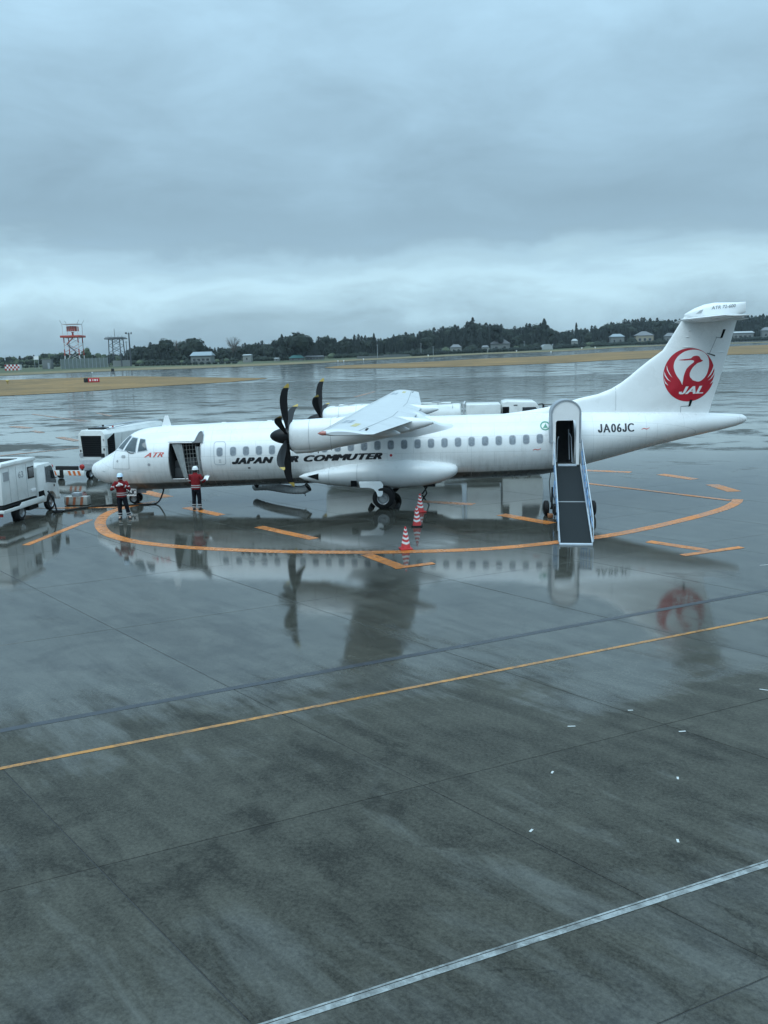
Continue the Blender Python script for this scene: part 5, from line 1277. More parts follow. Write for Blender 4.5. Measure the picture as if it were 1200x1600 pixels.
def person(loc, rz, label, arms, head_tilt, helmet, stance, extra=None):
    r_ = empty('person', (*loc, 0), rz, label, 'person', 'ground crew in red jackets')
    (sl, el_, wl), (sr, er, wr_) = arms; L, Rr = stance
    V = [(0, 0, .94), (0, .01, 1.15), (0, .0, 1.34), (0, .0, 1.46), (0, -.02, 1.53), (0, -.035+head_tilt*.3, 1.60), (0, -.05+head_tilt*.6, 1.68),
         sl, el_, wl, sr, er, wr_, (.09, 0, .88), L[0], L[1], L[2], (-.09, 0, .88), Rr[0], Rr[1], Rr[2]]
    Eg = [(0, 1), (1, 2), (2, 3), (3, 4), (4, 5), (5, 6), (2, 7), (7, 8), (8, 9), (2, 10), (10, 11), (11, 12), (0, 13), (13, 14), (14, 15), (15, 16), (0, 17), (17, 18), (18, 19), (19, 20)]
    Rd = [.125, .115, .125, .065, .055, .082, .075, .06, .045, .032, .06, .045, .032, .085, .058, .04, .035, .085, .058, .04, .035]
    skin('body', V, Eg, Rd, skin_m, r_)
    hc = Vector((0, -.035+head_tilt*.35, 1.615))
    mb = MB(); mb.tube([hc+Vector((0, -.085, .03)), hc+Vector((0, -.108, .0)), hc+Vector((0, -.088, -.02))], [.008, .014, .010], 8); mb.build('nose', skin_m, r_)
    for s in (-1, 1):
        mb = MB(); mb.lathe([(.001, .006), (.010, .004), (.013, 0), (.001, -.006)], hc+Vector((s*.032, -.080, .025)), (0, -1, 0), 10); mb.build('eye', hair_m, r_)
        mb = MB(); mb.lathe([(.001, .012), (.022, .008), (.026, 0), (.001, -.01)], hc+Vector((s*.086, .0, .01)), (s, 0, 0), 10); mb.build('ear', skin_m, r_)
    mb = MB(); mb.box(hc+Vector((0, -.078, -.045)), (.045, .012, .010)); mb.build('mouth', red_lamp, r_, bevel=.003)
    mb = MB(); mb.lathe([(.088, -.06), (.095, -.01), (.097, .05), (.08, .09), (.001, .10)], hc+Vector((0, .022, 0)), (0, .12, 1), 16); mb.build('hair', hair_m, r_, smooth=60)
    ax = Vector((0, head_tilt*-1.2, 1)).normalized()
    mb = MB(); mb.lathe([(.128, .030), (.130, .040), (.118, .055), (.112, .10), (.092, .145), (.055, .170), (.001, .178)], hc+Vector((0, 0, .0)), ax, 24)
    hm = mb.build('helmet', helmet, r_, smooth=60); mb = MB(); mb.box(hc+Vector((0, -.118, .045)), (.17, .08, .012)); mb.build('brim', helmet, hm, bevel=.005)
    # jacket: torso, collar, sleeves
    jk = ell_loft([(.86, .185, .135, .0, 0), (.90, .195, .145, .0, 0), (.98, .190, .140, 0, 0), (1.10, .190, .135, .0, 0), (1.22, .200, .140, 0, 0), (1.34, .205, .135, 0, 0), (1.42, .180, .115, .0, 0), (1.465, .115, .09, .0, 0), (1.49, .085, .08, -.005, 0), (1.53, .08, .078, -.01, 0)])
    for a in arms:
        s0, e0, w0 = (Vector(q) for q in a); c0 = Vector((s0.x*.55, s0.y, s0.z-.03))
        jk.tube([c0, s0, s0.lerp(e0, .5), e0, e0.lerp(w0, .5), w0.lerp(e0, .08)], [.085, .082, .072, .064, .058, .048], 12)
    jo = jk.build('jacket', jacket_red, r_, smooth=60)
    for z0 in (.945, 1.02):
        mb = MB(); a = hermite([(.86, .185), (.90, .195), (.98, .190), (1.10, .190)], z0)+.006; b = hermite([(.86, .135), (.90, .145), (.98, .140), (1.10, .135)], z0)+.006
        loft([[(a*math.cos(2*PI*j/24), b*math.sin(2*PI*j/24), z0+e) for j in range(24)] for e in (-.017, .017)], False).build('reflective_band', reflect_band, jo)
    for a in arms:
        s0, e0, w0 = (Vector(q) for q in a); p0, p1 = s0.lerp(e0, .62), s0.lerp(e0, .76)
        mb = MB(); mb.tube([p0, p1], .079, 12, caps=False); mb.build('reflective_band', reflect_band, jo)
        p0, p1 = e0.lerp(w0, .55), e0.lerp(w0, .68); mb = MB(); mb.tube([p0, p1], .064, 12, caps=False); mb.build('reflective_band', reflect_band, jo)
    # trousers
    tr = ell_loft([(.78, .16, .12, 0, 0), (.86, .178, .128, 0, 0), (.93, .175, .125, 0, 0)])
    for lg, sx in ((L, 1), (Rr, -1)):
        k, a = Vector(lg[0]), Vector(lg[1]); h = Vector((sx*.085, 0, .84)); tr.tube([Vector((sx*.08, 0, .90)), h, h.lerp(k, .5), k, k.lerp(a, .5), a+Vector((0, 0, .02))], [.10, .105, .095, .082, .076, .074], 14)
    to = tr.build('trousers', trouser_navy, r_, smooth=60)
    for lg in (L, Rr):
        k, a = Vector(lg[0]), Vector(lg[1])
        for f0, f1 in ((.62, .70), (.84, .92)):
            mb = MB(); mb.tube([k.lerp(a, f0), k.lerp(a, f1)], .083, 14, caps=False); mb.build('reflective_band', reflect_band, to)
        t = Vector(lg[2]); mb = MB(); dv = (t-a); dv.z = 0; dv.normalize(); sdv = Vector((-dv.y, dv.x, 0))
        secs = []
        for e, w_, hh in ((-.075, .035, .07), (-.06, .045, .095), (.02, .047, .10), (.10, .050, .065), (.17, .046, .05), (.195, .03, .035)):
            c = Vector((a.x, a.y, 0))+dv*e; secs.append([c+sdv*(w_*q[0])+Vector((0, 0, max(.002, hh*q[1]))) for q in ((-1, 0), (-1, .5), (-.7, .9), (0, 1), (.7, .9), (1, .5), (1, 0))])
        loft(secs).build('boot', boot_black, r_, smooth=50)
    for (s0, e0, w0), sd2, (dr, pn) in zip(arms, (1, -1), extra['hands']): glove(r_, w0, dr, pn, sd2)
    return r_
stand = (((.11, -.02, .50), (.13, .01, .09), (.16, -.15, .04)), ((-.11, -.02, .50), (-.12, .01, .09), (-.14, -.15, .04)))
wide = (((.16, -.02, .50), (.22, .03, .09), (.30, -.10, .04)), ((-.10, -.02, .50), (-.11, .01, .09), (-.12, -.15, .04)))
w1 = person((2.72, -3.75), rad(8), 'person in red jacket facing us by the nose wheel, gloved hands raised', (((.20, 0, 1.40), (.33, -.10, 1.17), (.10, -.25, 1.36)), ((-.20, 0, 1.40), (-.34, -.10, 1.17), (-.08, -.26, 1.33))), -.06, helmet_blue, wide,
    {'hands': (((-.75, -.10, .35), (0, 1, .2)), ((.75, -.10, .35), (0, 1, .2)))})
w2 = person((5.12, -1.98), rad(176), 'person in red jacket with back to us at the open cargo door, holding a clipboard', (((.20, 0, 1.40), (.25, -.05, 1.14), (.12, -.27, 1.10)), ((-.20, 0, 1.40), (-.29, -.06, 1.15), (-.31, -.30, 1.20))), -.02, helmet_white, stand,
    {'hands': (((-.2, -.9, .1), (0, 0, 1)), ((.1, -.95, .1), (.2, 0, 1)))})
cbo = MB(); cbo.box((0, 0, 0), (.23, .31, .012)); cl_ = cbo.build('clipboard', boot_grey, None, bevel=.003)
cl_.location = (5.46, -1.58, 1.26); cl_.rotation_euler = (rad(38), 0, rad(-10)); tag(cl_, 'dark clipboard held by the person at the cargo door', 'clipboard')
mb = MB(); mb.box((0, .13, .012), (.10, .03, .015)); mb.build('clip', steel, cl_); mb = MB(); mb.box((0, -.02, .0085), (.20, .26, .003)); mb.build('paper_sheet', decal_white, cl_)

# ================================================================== FAR SIDE OF THE AIRFIELD
rnd = random.Random(21)
def at(u, v, dy=0.0):
    """foot of a far thing at pixel (u, v), pushed dy metres back along its own line of sight"""
    p = gnd(u, v)
    if dy: d = (p-CP); d.z = 0; d.normalize(); p = p+d*dy; p.z = terrain(p.y)
    return p
def top_z(u, v, p): return onY(u, v, p.y).z
def mpp(p): return (p-CP).dot(FW)/CAM['f']        # metres per pixel at p
def interp(pl, u):
    for (u0, v0), (u1, v1) in zip(pl, pl[1:]):
        if u0 <= u <= u1: return v0+(v1-v0)*(u-u0)/(u1-u0)
    return pl[0][1] if u < pl[0][0] else pl[-1][1]

# ---- trees
def leafquad(mb, c, nrm, s, mi):
    n = nrm.normalized(); a = n.orthogonal().normalized(); b = n.cross(a); t = rnd.uniform(0, PI); a, b = a*math.cos(t)+b*math.sin(t), b*math.cos(t)-a*math.sin(t)
    k = rnd.uniform(.6, 1.1)
    mb.add([c-a*s*.6-b*s*.4*k, c+a*s*.5-b*s*.55*k, c+a*s*.65+b*s*.35*k, c-a*s*.4+b*s*.6*k], [(0, 1, 2, 3)], mi)
def conifer_crown(mb, base, h, w, n, mi=0, z0=.12):
    mb.lathe([(w*.36, h*z0), (w*.34, h*.3), (w*.22, h*.62), (.02, h*.93)], base, (0, 0, 1), 7, mi)
    for _ in range(n):
        t = rnd.random()**.8; z = z0+(1-z0)*t
        rr = w*.5*(1-t)**.52*(.72+.38*abs(math.sin(z*23+base.x)))*rnd.uniform(.6, 1.12)+.10
        a = rnd.uniform(0, 2*PI); c = base+Vector((rr*math.cos(a), rr*math.sin(a), h*z))
        leafquad(mb, c, Vector((math.cos(a), math.sin(a), rnd.uniform(.1, 1.0))), h*.055*rnd.uniform(.7, 1.5)*(1.15-.5*t), mi)
    for k in range(3): leafquad(mb, base+Vector((0, 0, h*(.93+.03*k))), Vector((rnd.uniform(-1, 1), rnd.uniform(-1, 1), .2)), h*.04, mi)
def broad_crown(mb, base, h, w, n, mi=0, dens=1.0):
    lobes = [(Vector((rnd.uniform(-.28, .28)*w, rnd.uniform(-.28, .28)*w, h*rnd.uniform(.36, .80))), w*rnd.uniform(.20, .34)) for _ in range(9)]
    lobes.append((Vector((0, 0, h*.60)), w*.36)); lobes.append((Vector((0, 0, h*.80)), w*.24))
    lobes = [(Vector((c.x, c.y, min(c.z, h-r*1.02))), r) for c, r in lobes]
    for k in range(n):
        c, r = lobes[k % len(lobes)]; d = Vector((rnd.gauss(0, 1), rnd.gauss(0, 1), rnd.gauss(0, 1)))
        if d.length < 1e-3: continue
        d.normalize(); q = c+d*r*rnd.uniform(.72, 1.06); q.z = min(q.z, h*.995)
        if q.z < h*.08: continue
        leafquad(mb, base+q, d+Vector((0, 0, .3)), w*.085*rnd.uniform(.6, 1.4), mi)
    for c, r in lobes:
        mb.lathe([(.01, -r*.8), (r*.62, -r*.45), (r*.80, 0), (r*.6, r*.48), (.01, r*.76)], base+c, (0, 0, 1), 7, mi)
def bush_crown(mb, base, h, w, n, mi=0):
    mb.lathe([(w*.36, 0), (w*.42, h*.4), (w*.25, h*.75), (.02, h*.85)], base, (0, 0, 1), 7, mi)
    for _ in range(n):
        a = rnd.uniform(0, 2*PI); e = rnd.uniform(.0, 1); d = Vector((math.cos(a)*math.cos(e*1.4), math.sin(a)*math.cos(e*1.4), math.sin(e*1.4)))
        q = Vector((d.x*w*.5, d.y*w*.5, d.z*h))*rnd.uniform(.8, 1.05); leafquad(mb, base+q, d, h*.16*rnd.uniform(.6, 1.4), mi)
def trunk(mb, base, h, r, mi=0, limbs=0):
    mb.tube([base, base+Vector((0, 0, h*.5)), base+Vector((r*.4, 0, h))], [r, r*.7, r*.25], 7, mi)
    for k in range(limbs):
        a = rnd.uniform(0, 2*PI); z = h*rnd.uniform(.35, .8); L = h*rnd.uniform(.25, .4)
        mb.tube([base+Vector((0, 0, z)), base+Vector((math.cos(a)*L*.6, math.sin(a)*L*.6, z+L*.35)), base+Vector((math.cos(a)*L, math.sin(a)*L, z+L*.8))], [r*.35, r*.22, r*.08], 5, mi)
SKY = [(-80, 557), (0, 556), (40, 556), (60, 552), (90, 550), (140, 549), (165, 553), (195, 549), (207, 541), (225, 537), (250, 533), (275, 534), (283, 541), (300, 536), (320, 537), (335, 542), (370, 539), (385, 535), (400, 532), (420, 533), (433, 529), (445, 524), (470, 523), (490, 528), (510, 523), (530, 528), (560, 521), (580, 524), (592, 527), (605, 525), (640, 517), (690, 510), (725, 504), (737, 502), (760, 504), (785, 506), (789, 514), (800, 511), (830, 504), (845, 503), (858, 505), (863, 514), (880, 516), (900, 514), (930, 508), (955, 503), (970, 499), (1000, 496), (1040, 498), (1072, 494), (1120, 494), (1170, 492), (1200, 490), (1300, 487)]
FOOT = [(-80, 581), (0, 577.5), (200, 572), (300, 570), (400, 566.5), (500, 562.5), (600, 559), (700, 553), (800, 549), (900, 543), (1000, 538), (1200, 531), (1300, 528)]
wood = MB()
HOUSES = [(297, 332), (379, 393), (428, 436), (451, 474), (476, 506), (703, 722), (752, 764), (766, 798), (847, 864), (893, 903), (953, 976), (993, 1022), (1038, 1056), (1143, 1180), (1190, 1212)]
def plant(u, vt, row):
    """one tree of the wood: row 0 stands at the back and makes the skyline"""
    p = at(u, interp(FOOT, u), (84, 64, 46, 34)[row]+rnd.uniform(-6, 6)); h = top_z(u, vt, p)-p.z
    if row and any(a-4 < u < b+4 for a, b in HOUSES) and row >= 2: return
    if row: h *= (1, .80, .62, .36)[row]*rnd.uniform(.8, 1.15)
    h = max(2.0, h); conif = (rnd.random() < (.10 if u < 190 else .5 if u < 470 else .72)) and row < 3
    if row == 3: bush_crown(wood, p, h*.75, h*1.3, 34, 2 if rnd.random() < .25 else 1)
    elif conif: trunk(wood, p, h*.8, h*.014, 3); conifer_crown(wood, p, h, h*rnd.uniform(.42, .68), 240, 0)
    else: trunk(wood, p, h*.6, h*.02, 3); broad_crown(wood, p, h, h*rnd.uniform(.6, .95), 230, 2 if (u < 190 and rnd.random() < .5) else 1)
for row, step in ((0, 5.0), (1, 5.6), (2, 7.0), (3, 8)):
    u = -80
    while u < 1290:
        vt = interp(SKY, u)+abs(rnd.gauss(0, 3.2 if row == 0 else 3))-.6
        plant(u, vt, row); u += step*rnd.uniform(.7, 1.35)
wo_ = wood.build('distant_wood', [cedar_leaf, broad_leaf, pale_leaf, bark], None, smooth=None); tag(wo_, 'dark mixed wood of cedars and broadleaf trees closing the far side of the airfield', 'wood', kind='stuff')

def tree(u, vt, vb, wpx, kind, name, label, dy=30, n=420, m=None):
    p = at(u, vb, dy); h = top_z(u, vt, p)-p.z; w = wpx*mpp(p)
    r_ = empty(name, p, 0, label, 'tree', 'single trees along the far edge of the airfield'); o = Vector((0, 0, 0))
    mb = MB(); trunk(mb, o, h*(.85 if kind == 'c' else .62), h*(.016 if kind == 'c' else .022), 0, 0 if kind == 'c' else 7); mb.build('trunk', bark, r_, smooth=50)
    mb = MB()
    if kind == 'c': conifer_crown(mb, o, h, w, n)
    elif kind == 'b': broad_crown(mb, o, h, w, n)
    else:
        for k in range(46):
            a = rnd.uniform(0, 2*PI); z = h*rnd.uniform(.35, .75); L = h*rnd.uniform(.2, .36); e = Vector((math.cos(a)*w*.48*rnd.uniform(.5, 1), math.sin(a)*w*.48*rnd.uniform(.5, 1), min(h, z+L)))
            s0 = Vector((0, 0, z*.8)); m0 = s0.lerp(e, .5)+Vector((0, 0, L*.12)); mb.tube([s0, m0, e], [.10, .06, .03], 4)
            for q in range(3): mb.tube([m0, m0.lerp(e, .7)+Vector((rnd.uniform(-1, 1), rnd.uniform(-1, 1), rnd.uniform(.3, 1.4)))], [.045, .02], 4)
    mb.build('crown', m or {'c': cedar_leaf, 'b': broad_leaf, 't': bare_twig}[kind], r_, smooth=None)
for a in [(300, 527.5, 567, 42, 'b', 'broadleaf_tree', 'broad dark domed tree rising above the wood behind the pale blue roof', 16, 900),
          (262, 527.5, 569, 27, 'b', 'broadleaf_tree', 'loose round-topped tree left of the broad dark domed tree', 20, 420),
          (138, 540.5, 574, 22, 'b', 'broadleaf_tree', 'pale green tree right beside the red and white radar tower', 14, 260, pale_leaf),
          (469, 518.5, 564, 44, 'b', 'broadleaf_tree', 'wide domed broadleaf tree above the teal-roofed house', 14, 800),
          (442, 522.5, 565, 13, 'c', 'cedar_tree', 'pointed cedar just left of the wide domed broadleaf tree', 16, 320),
          (585, 521, 559, 9, 'c', 'cedar_tree', 'slim cedar spire standing alone above the skyline gap left of centre', 30, 260),
          (739, 496.5, 551, 17, 'c', 'cedar_tree', 'tallest cedar on the skyline, right of centre', 30, 420),
          (776, 502.5, 550, 22, 'b', 'broadleaf_tree', 'rounded dark crown between the two tall cedar clumps', 26, 600, cedar_leaf),
          (850, 498, 546, 17, 'c', 'cedar_tree', 'stout tall cedar at the right end of the centre wood', 26, 420),
          (900, 504.5, 543, 7, 'c', 'cedar_tree', 'lone thin cedar poking up from the low skyline', 40, 220),
          (277, 532, 568, 22, 't', 'bare_tree', 'leafless tree with pale twigs beside the broad domed tree', 26),
          (366, 527, 567, 30, 't', 'bare_tree', 'leafless tree with spreading twigs above the low cedars', 40)]:
    tree(*a[:8], n=a[8] if len(a) > 8 else 300, m=a[9] if len(a) > 9 else None)

# ---- houses and sheds
wall_cream = mat('wall_cream', (.30, .27, .20), .8, dirt=((.15, .14, .11), .5)); wall_white = mat('wall_white', (.25, .26, .25), .7, dirt=((.2, .2, .19), .5)); wall_grey = mat('wall_grey', (.15, .165, .165), .8)
roof_grey = mat('roof_tile_grey', (.15, .16, .17), .6, var=.2, scale=1.5); roof_blue = mat('roof_pale_blue', (.22, .27, .30), .4); roof_teal = mat('roof_teal', (.06, .17, .17), .5); roof_dark = mat('roof_dark', (.07, .075, .08), .6); roof_white = mat('roof_white', (.34, .37, .38), .45)
def house(u0, u1, vr, ve, vb, walls, roof, label, hip=.35, dy=4, rz=None, name='house', wins=2, cat='house'):
    um = (u0+u1)/2; p = at(um, interp(FOOT, um)-.2, min(dy, 14)) if vr > 510 else at(um, vb, dy); k = mpp(p); w = (u1-u0)*k; zr, ze = top_z(um, vr, p)-p.z, top_z(um, ve, p)-p.z
    d = max(4.0, min(w*.7, 9)); r_ = empty(name, p, rnd.uniform(-.15, .15) if rz is None else rz, label, cat)
    mb = MB(); mb.box((0, d/2, ze/2), (w*.92, d, ze)); mb.build('wall', walls, r_, bevel=.03)
    e = w/2; hx = w*hip; mb = MB()
    mb.add([(-e, -.5, ze), (e, -.5, ze), (e, d+.5, ze), (-e, d+.5, ze), (-e+hx, d/2, zr), (e-hx, d/2, zr), (-e, -.5, ze-.15), (e, -.5, ze-.15), (e, d+.5, ze-.15), (-e, d+.5, ze-.15)],
           [(0, 1, 5, 4), (2, 3, 4, 5), (1, 2, 5), (3, 0, 4), (6, 9, 8, 7), (0, 6, 7, 1), (1, 7, 8, 2), (2, 8, 9, 3), (3, 9, 6, 0)])
    mb.build('roof', roof, r_, smooth=None)
    for i in range(wins):
        x = (i+.5)/wins*w*.8-w*.4; mb = MB(); mb.box((x, -.01, ze*.52), (w*.16, .06, ze*.34)); f = mb.build('window', wall_white, r_); mb = MB(); mb.box((x, -.045, ze*.52), (w*.13, .03, ze*.27)); mb.build('pane', glass_dark, f)
    return r_
house(297, 332, 549.5, 555.5, 566, wall_grey, roof_blue, 'low building with long pale blue roof below the broad domed tree', .08, 6, .05, wins=4, name='farm_building', cat='building')
house(379, 393, 553.5, 555, 564.5, wall_white, roof_white, 'small white hut with flat roof at the edge of the far grass', .05, 3, name='hut', wins=1, cat='hut')
house(428, 436, 559, 560, 566, wall_white, roof_white, 'tiny white box hut left of the teal-roofed house', .05, 3, name='hut', wins=1, cat='hut')
house(451, 474, 554.5, 559, 564.5, wall_grey, roof_teal, 'small house with a teal roof at the foot of the wood', .25, 4)
house(476, 506, 555.5, 557.5, 563, wall_grey, roof_dark, 'long low grey shed right of the teal-roofed house', .05, 5, name='shed', wins=5, cat='shed')
house(703, 722, 538, 542.5, 550, wall_white, roof_grey, 'pale house with hipped roof and pale walls near the hedge', .3, 8)
house(752, 764, 539.5, 542.5, 548, wall_white, roof_grey, 'small house with light gable right of the pale hipped house', .2, 9)
house(766, 798, 530, 537, 547, wall_grey, roof_dark, 'large dark-roofed house under the wood right of centre', .3, 20)
house(893, 903, 529.5, 532.5, 541, wall_white, roof_white, 'small bright white house on the green terrace', .25, 22, wins=1)
house(953, 976, 521.5, 526, 538.5, wall_grey, roof_blue, 'house with pale grey-blue roof left of the big beige house', .25, 26)
house(993, 1022, 517.5, 524, 537, wall_cream, roof_grey, 'big beige house with hipped grey roof left of the tail fin', .38, 8, wins=3)
house(1038, 1056, 520, 525, 536, wall_grey, roof_grey, 'grey house partly hidden by the leading edge of the tail fin', .3, 10)
house(1143, 1178, 517.5, 520, 531, wall_grey, roof_white, 'long shed with a bright white roof right of the tail fin', .06, 14, name='shed', wins=4, cat='shed')
house(1171, 1180, 503.5, 506.5, 531, wall_white, roof_white, 'tiny pale house high on the wooded slope at the far right', .2, 52, wins=1)
house(1190, 1212, 511, 516, 530, wall_grey, roof_grey, 'grey-roofed house cut by the right edge of the view', .25, 30)
# rounded polytunnel
p = at(855.5, 546.4, 4); k = mpp(p); gh = empty('polytunnel', p, .1, 'rounded white polytunnel beside the dark hedge', 'greenhouse'); w, h = 17*k, 8.2*k
sec = [[(x*w/2, y_*3, max(0, h*math.sqrt(max(0, 1-abs(x)**3)))) for x in [-1+2*j/14 for j in range(15)]] for y_ in (0, 1, 2, 3)]
loft(sec).build('cover', roof_white, gh, smooth=50)
for y_ in (0, 3, 6, 9):
    mb = MB(); mb.tube([(x*w/2, y_, .03+max(0, h*math.sqrt(max(0, 1-abs(x)**3)))) for x in [-1+2*j/14 for j in range(15)]], .05, 5); mb.build('hoop', hood_grey, gh)
# hedges and boundary walls
def run(name, pts, hpx, m, label, cat, leafy=True, dy=2, thick=1.2):
    P = [at(u, v, dy) for u, v in pts]; o = P[len(P)//2]; r_ = empty(name, o, 0, label, cat); mb = MB()
    for a, b in zip(P, P[1:]):
        n = max(1, int((b-a).length/3.2)) if leafy else 1
        for i in range(n):
            q0, q1 = a.lerp(b, i/n)-o, a.lerp(b, (i+1)/n)-o; h = hpx*mpp(a)*(rnd.uniform(.8, 1.15) if leafy else 1); c = (q0+q1)/2
            if leafy: bush_crown(mb, Vector((c.x, c.y, c.z)), h, max(3.4, h*1.5), 26)
            else: mb.box((c.x, c.y, c.z+h/2), ((q1-q0).length+.02, .25, h), math.atan2((q1-q0).y, (q1-q0).x))
    mb.build('foliage' if leafy else 'panel', m, r_, smooth=None); return r_
run('hedge', [(645, 556.8), (700, 553.4), (760, 551)], 7.5, cedar_leaf, 'dark clipped hedge below the pale hipped house', 'hedge')
run('hedge', [(764, 550.9), (800, 549.3), (845, 546.8)], 7, cedar_leaf, 'dark hedge left of the white polytunnel', 'hedge')
run('hedge', [(864, 545.6), (885, 544.4), (912, 542.9)], 7, cedar_leaf, 'short dark hedge right of the white polytunnel', 'hedge')
run('hedge', [(210, 572.2), (300, 570.4), (372, 568.2)], 5.5, cedar_leaf, 'long low hedge in front of the building with the pale blue roof', 'hedge')
run('hedge', [(925, 542.3), (990, 539), (1056, 536.5)], 6.5, broad_leaf, 'leafy hedge in front of the big beige house', 'hedge')
run('hedge', [(1130, 534), (1165, 532.8), (1225, 530.8)], 7, cedar_leaf, 'dark hedge before the bright white roof right of the tail fin', 'hedge')
run('boundary_wall', [(766, 546.8), (790, 546), (815, 545)], 2.6, wall_white, 'bright low wall in front of the large dark-roofed house', 'wall', False, 14)
run('boundary_wall', [(558, 561.5), (600, 559.5), (640, 557)], 4.2, wall_grey, 'grey boundary wall under the cedars left of centre', 'wall', False, 6)
run('boundary_wall', [(310, 569.5), (345, 568), (372, 566.8)], 2.0, wall_grey, 'thin grey wall right of the building with the pale blue roof', 'wall', False, 5)
run('boundary_wall', [(177, 573.5), (192, 572.8), (206, 572)], 9.5, wall_white, 'pale concrete wall under the dark lattice tower', 'wall', False, 3)
# mesh fence round the radar site
fence_m = mat('mesh_fence_green', (.15, .18, .17), .7, var=.15, scale=.6)
p0, p1 = at(96, 577, 4), at(169, 574, 4); o = p0.lerp(p1, .5); fr = empty('mesh_fence', o, 0, 'grey-green screen fence round the foot of the radar tower', 'fence')
n_ = 12; hF = 15*mpp(o)
for i in range(n_):
    a, b = p0.lerp(p1, i/n_)-o, p0.lerp(p1, (i+1)/n_)-o; c = (a+b)/2; mb = MB(); mb.box((c.x, c.y, c.z+hF/2), ((b-a).length*.97, .10, hF*rnd.uniform(.96, 1.02)), math.atan2((b-a).y, (b-a).x)); mb.build('panel', fence_m, fr)
for i in range(n_+1):
    a = p0.lerp(p1, i/n_)-o; mb = MB(); mb.box((a.x, a.y-.1, a.z+hF*.52), (.18, .18, hF*1.04)); mb.build('post', hood_grey, fr)
# equipment block, white board, checkered hut, taxiway signs
def block(u0, u1, vt, vb, m, name, label, cat, dy=3, roof=None):
    um = (u0+u1)/2; p = at(um, vb, dy); k = mpp(p); w = (u1-u0)*k; h = top_z(um, vt, p)-p.z
    r_ = empty(name, p, .08, label, cat); mb = MB(); mb.box((0, 1.5, h/2), (w, 3, h)); mb.build('wall', m, r_, bevel=.05)
    mb = MB(); mb.box((0, 1.5, h+.12), (w*1.08, 3.3, .24)); mb.build('roof', roof or roof_grey, r_, bevel=.03); return r_, w, h
r_, w, h = block(66.5, 81, 562, 577, wall_grey, 'equipment_hut', 'grey concrete equipment hut left of the screen fence', 'hut')
mb = MB(); mb.box((w*.2, -.02, h*.35), (w*.22, .08, h*.62)); mb.build('door', hood_grey, r_)
r_, w, h = block(8, 31, 569.5, 579, decal_white, 'checkered_hut', 'red and white checkered hut at the far left', 'hut')
for i in range(8):
    for j in range(3):
        if (i+j) % 2 == 0: mb = MB(); mb.box((-w/2+(i+.5)*w/8, -.03, (j+.5)*h/3), (w/8, .05, h/3)); mb.build('red_check', red_lamp, r_)
for u0, u1, vt, vb, lab in ((36, 46, 570, 578, 'small pale van-like box near the checkered hut'), (88, 108, 571, 577, 'small white parked shed before the screen fence')): pass
p = at(58, 577, 8); bd = empty('notice_board', p, 0, 'small white board on posts above the bushes at the far left', 'sign'); zt, zb = top_z(58, 556.5, p)-p.z, top_z(58, 562, p)-p.z; w = 8*mpp(p)
mb = MB(); mb.box((0, 0, (zt+zb)/2), (w, .12, zt-zb)); mb.build('board', decal_white, bd)
for s in (-1, 1): mb = MB(); mb.box((s*w*.4, .1, zt/2), (.15, .15, zt)); mb.build('post', hood_grey, bd)
def taxi_sign(u0, u1, vb, hpx, label, cols):
    p = at((u0+u1)/2, vb); k = mpp(p); w = (u1-u0)*k; h = hpx*k; r_ = empty('taxiway_sign', p, 0, label, 'sign'); x = -w/2
    for frac, m, nm in cols:
        mb = MB(); mb.box((x+frac*w/2, 0, h*.55), (frac*w*.985, .35, h*.9)); pn = mb.build(nm, m, r_, bevel=.03)
        x += frac*w
    for s in (-.4, .4): mb = MB(); mb.box((s*w, 0, h*.06), (.12, .2, h*.14)); mb.build('leg', chassis, r_)
    return r_, w, h
r_, w, h = taxi_sign(131, 156, 598, 7.2, 'red and black taxiway sign on the left grass island', ((.28, chassis, 'black_panel'), (.72, logo_red, 'red_panel')))
for x, ww in ((-.08, .10), (.10, .05), (.24, .10), (.38, .06)):
    mb = MB(); mb.box((x*w, -.185, h*.56), (ww*w, .02, h*.42)); mb.build('worn_lettering', decal_white, r_, smooth=None)
taxi_sign(174, 178.5, 581.5, 5.5, 'small black marker sign on the far bank', ((1.0, chassis, 'black_panel'),))
p = at(12, 600); ml = empty('edge_light', p, 0, 'small yellow edge light on the left grass island', 'lamp'); k = mpp(p)
mb = MB(); mb.lathe([(.9*k, 0), (.9*k, 3*k), (1.8*k, 3.2*k), (2.4*k, 5*k), (1.4*k, 6.4*k), (.01, 6.6*k)], (0, 0, 0), (0, 0, 1), 14); mb.build('lamp_body', yellow_tip, ml, smooth=50)
mb = MB(); mb.lathe([(1.6*k, 0), (1.6*k, .5*k), (.01, .5*k)], (0, 0, 0), (0, 0, 1), 14); mb.build('base', chassis, ml)

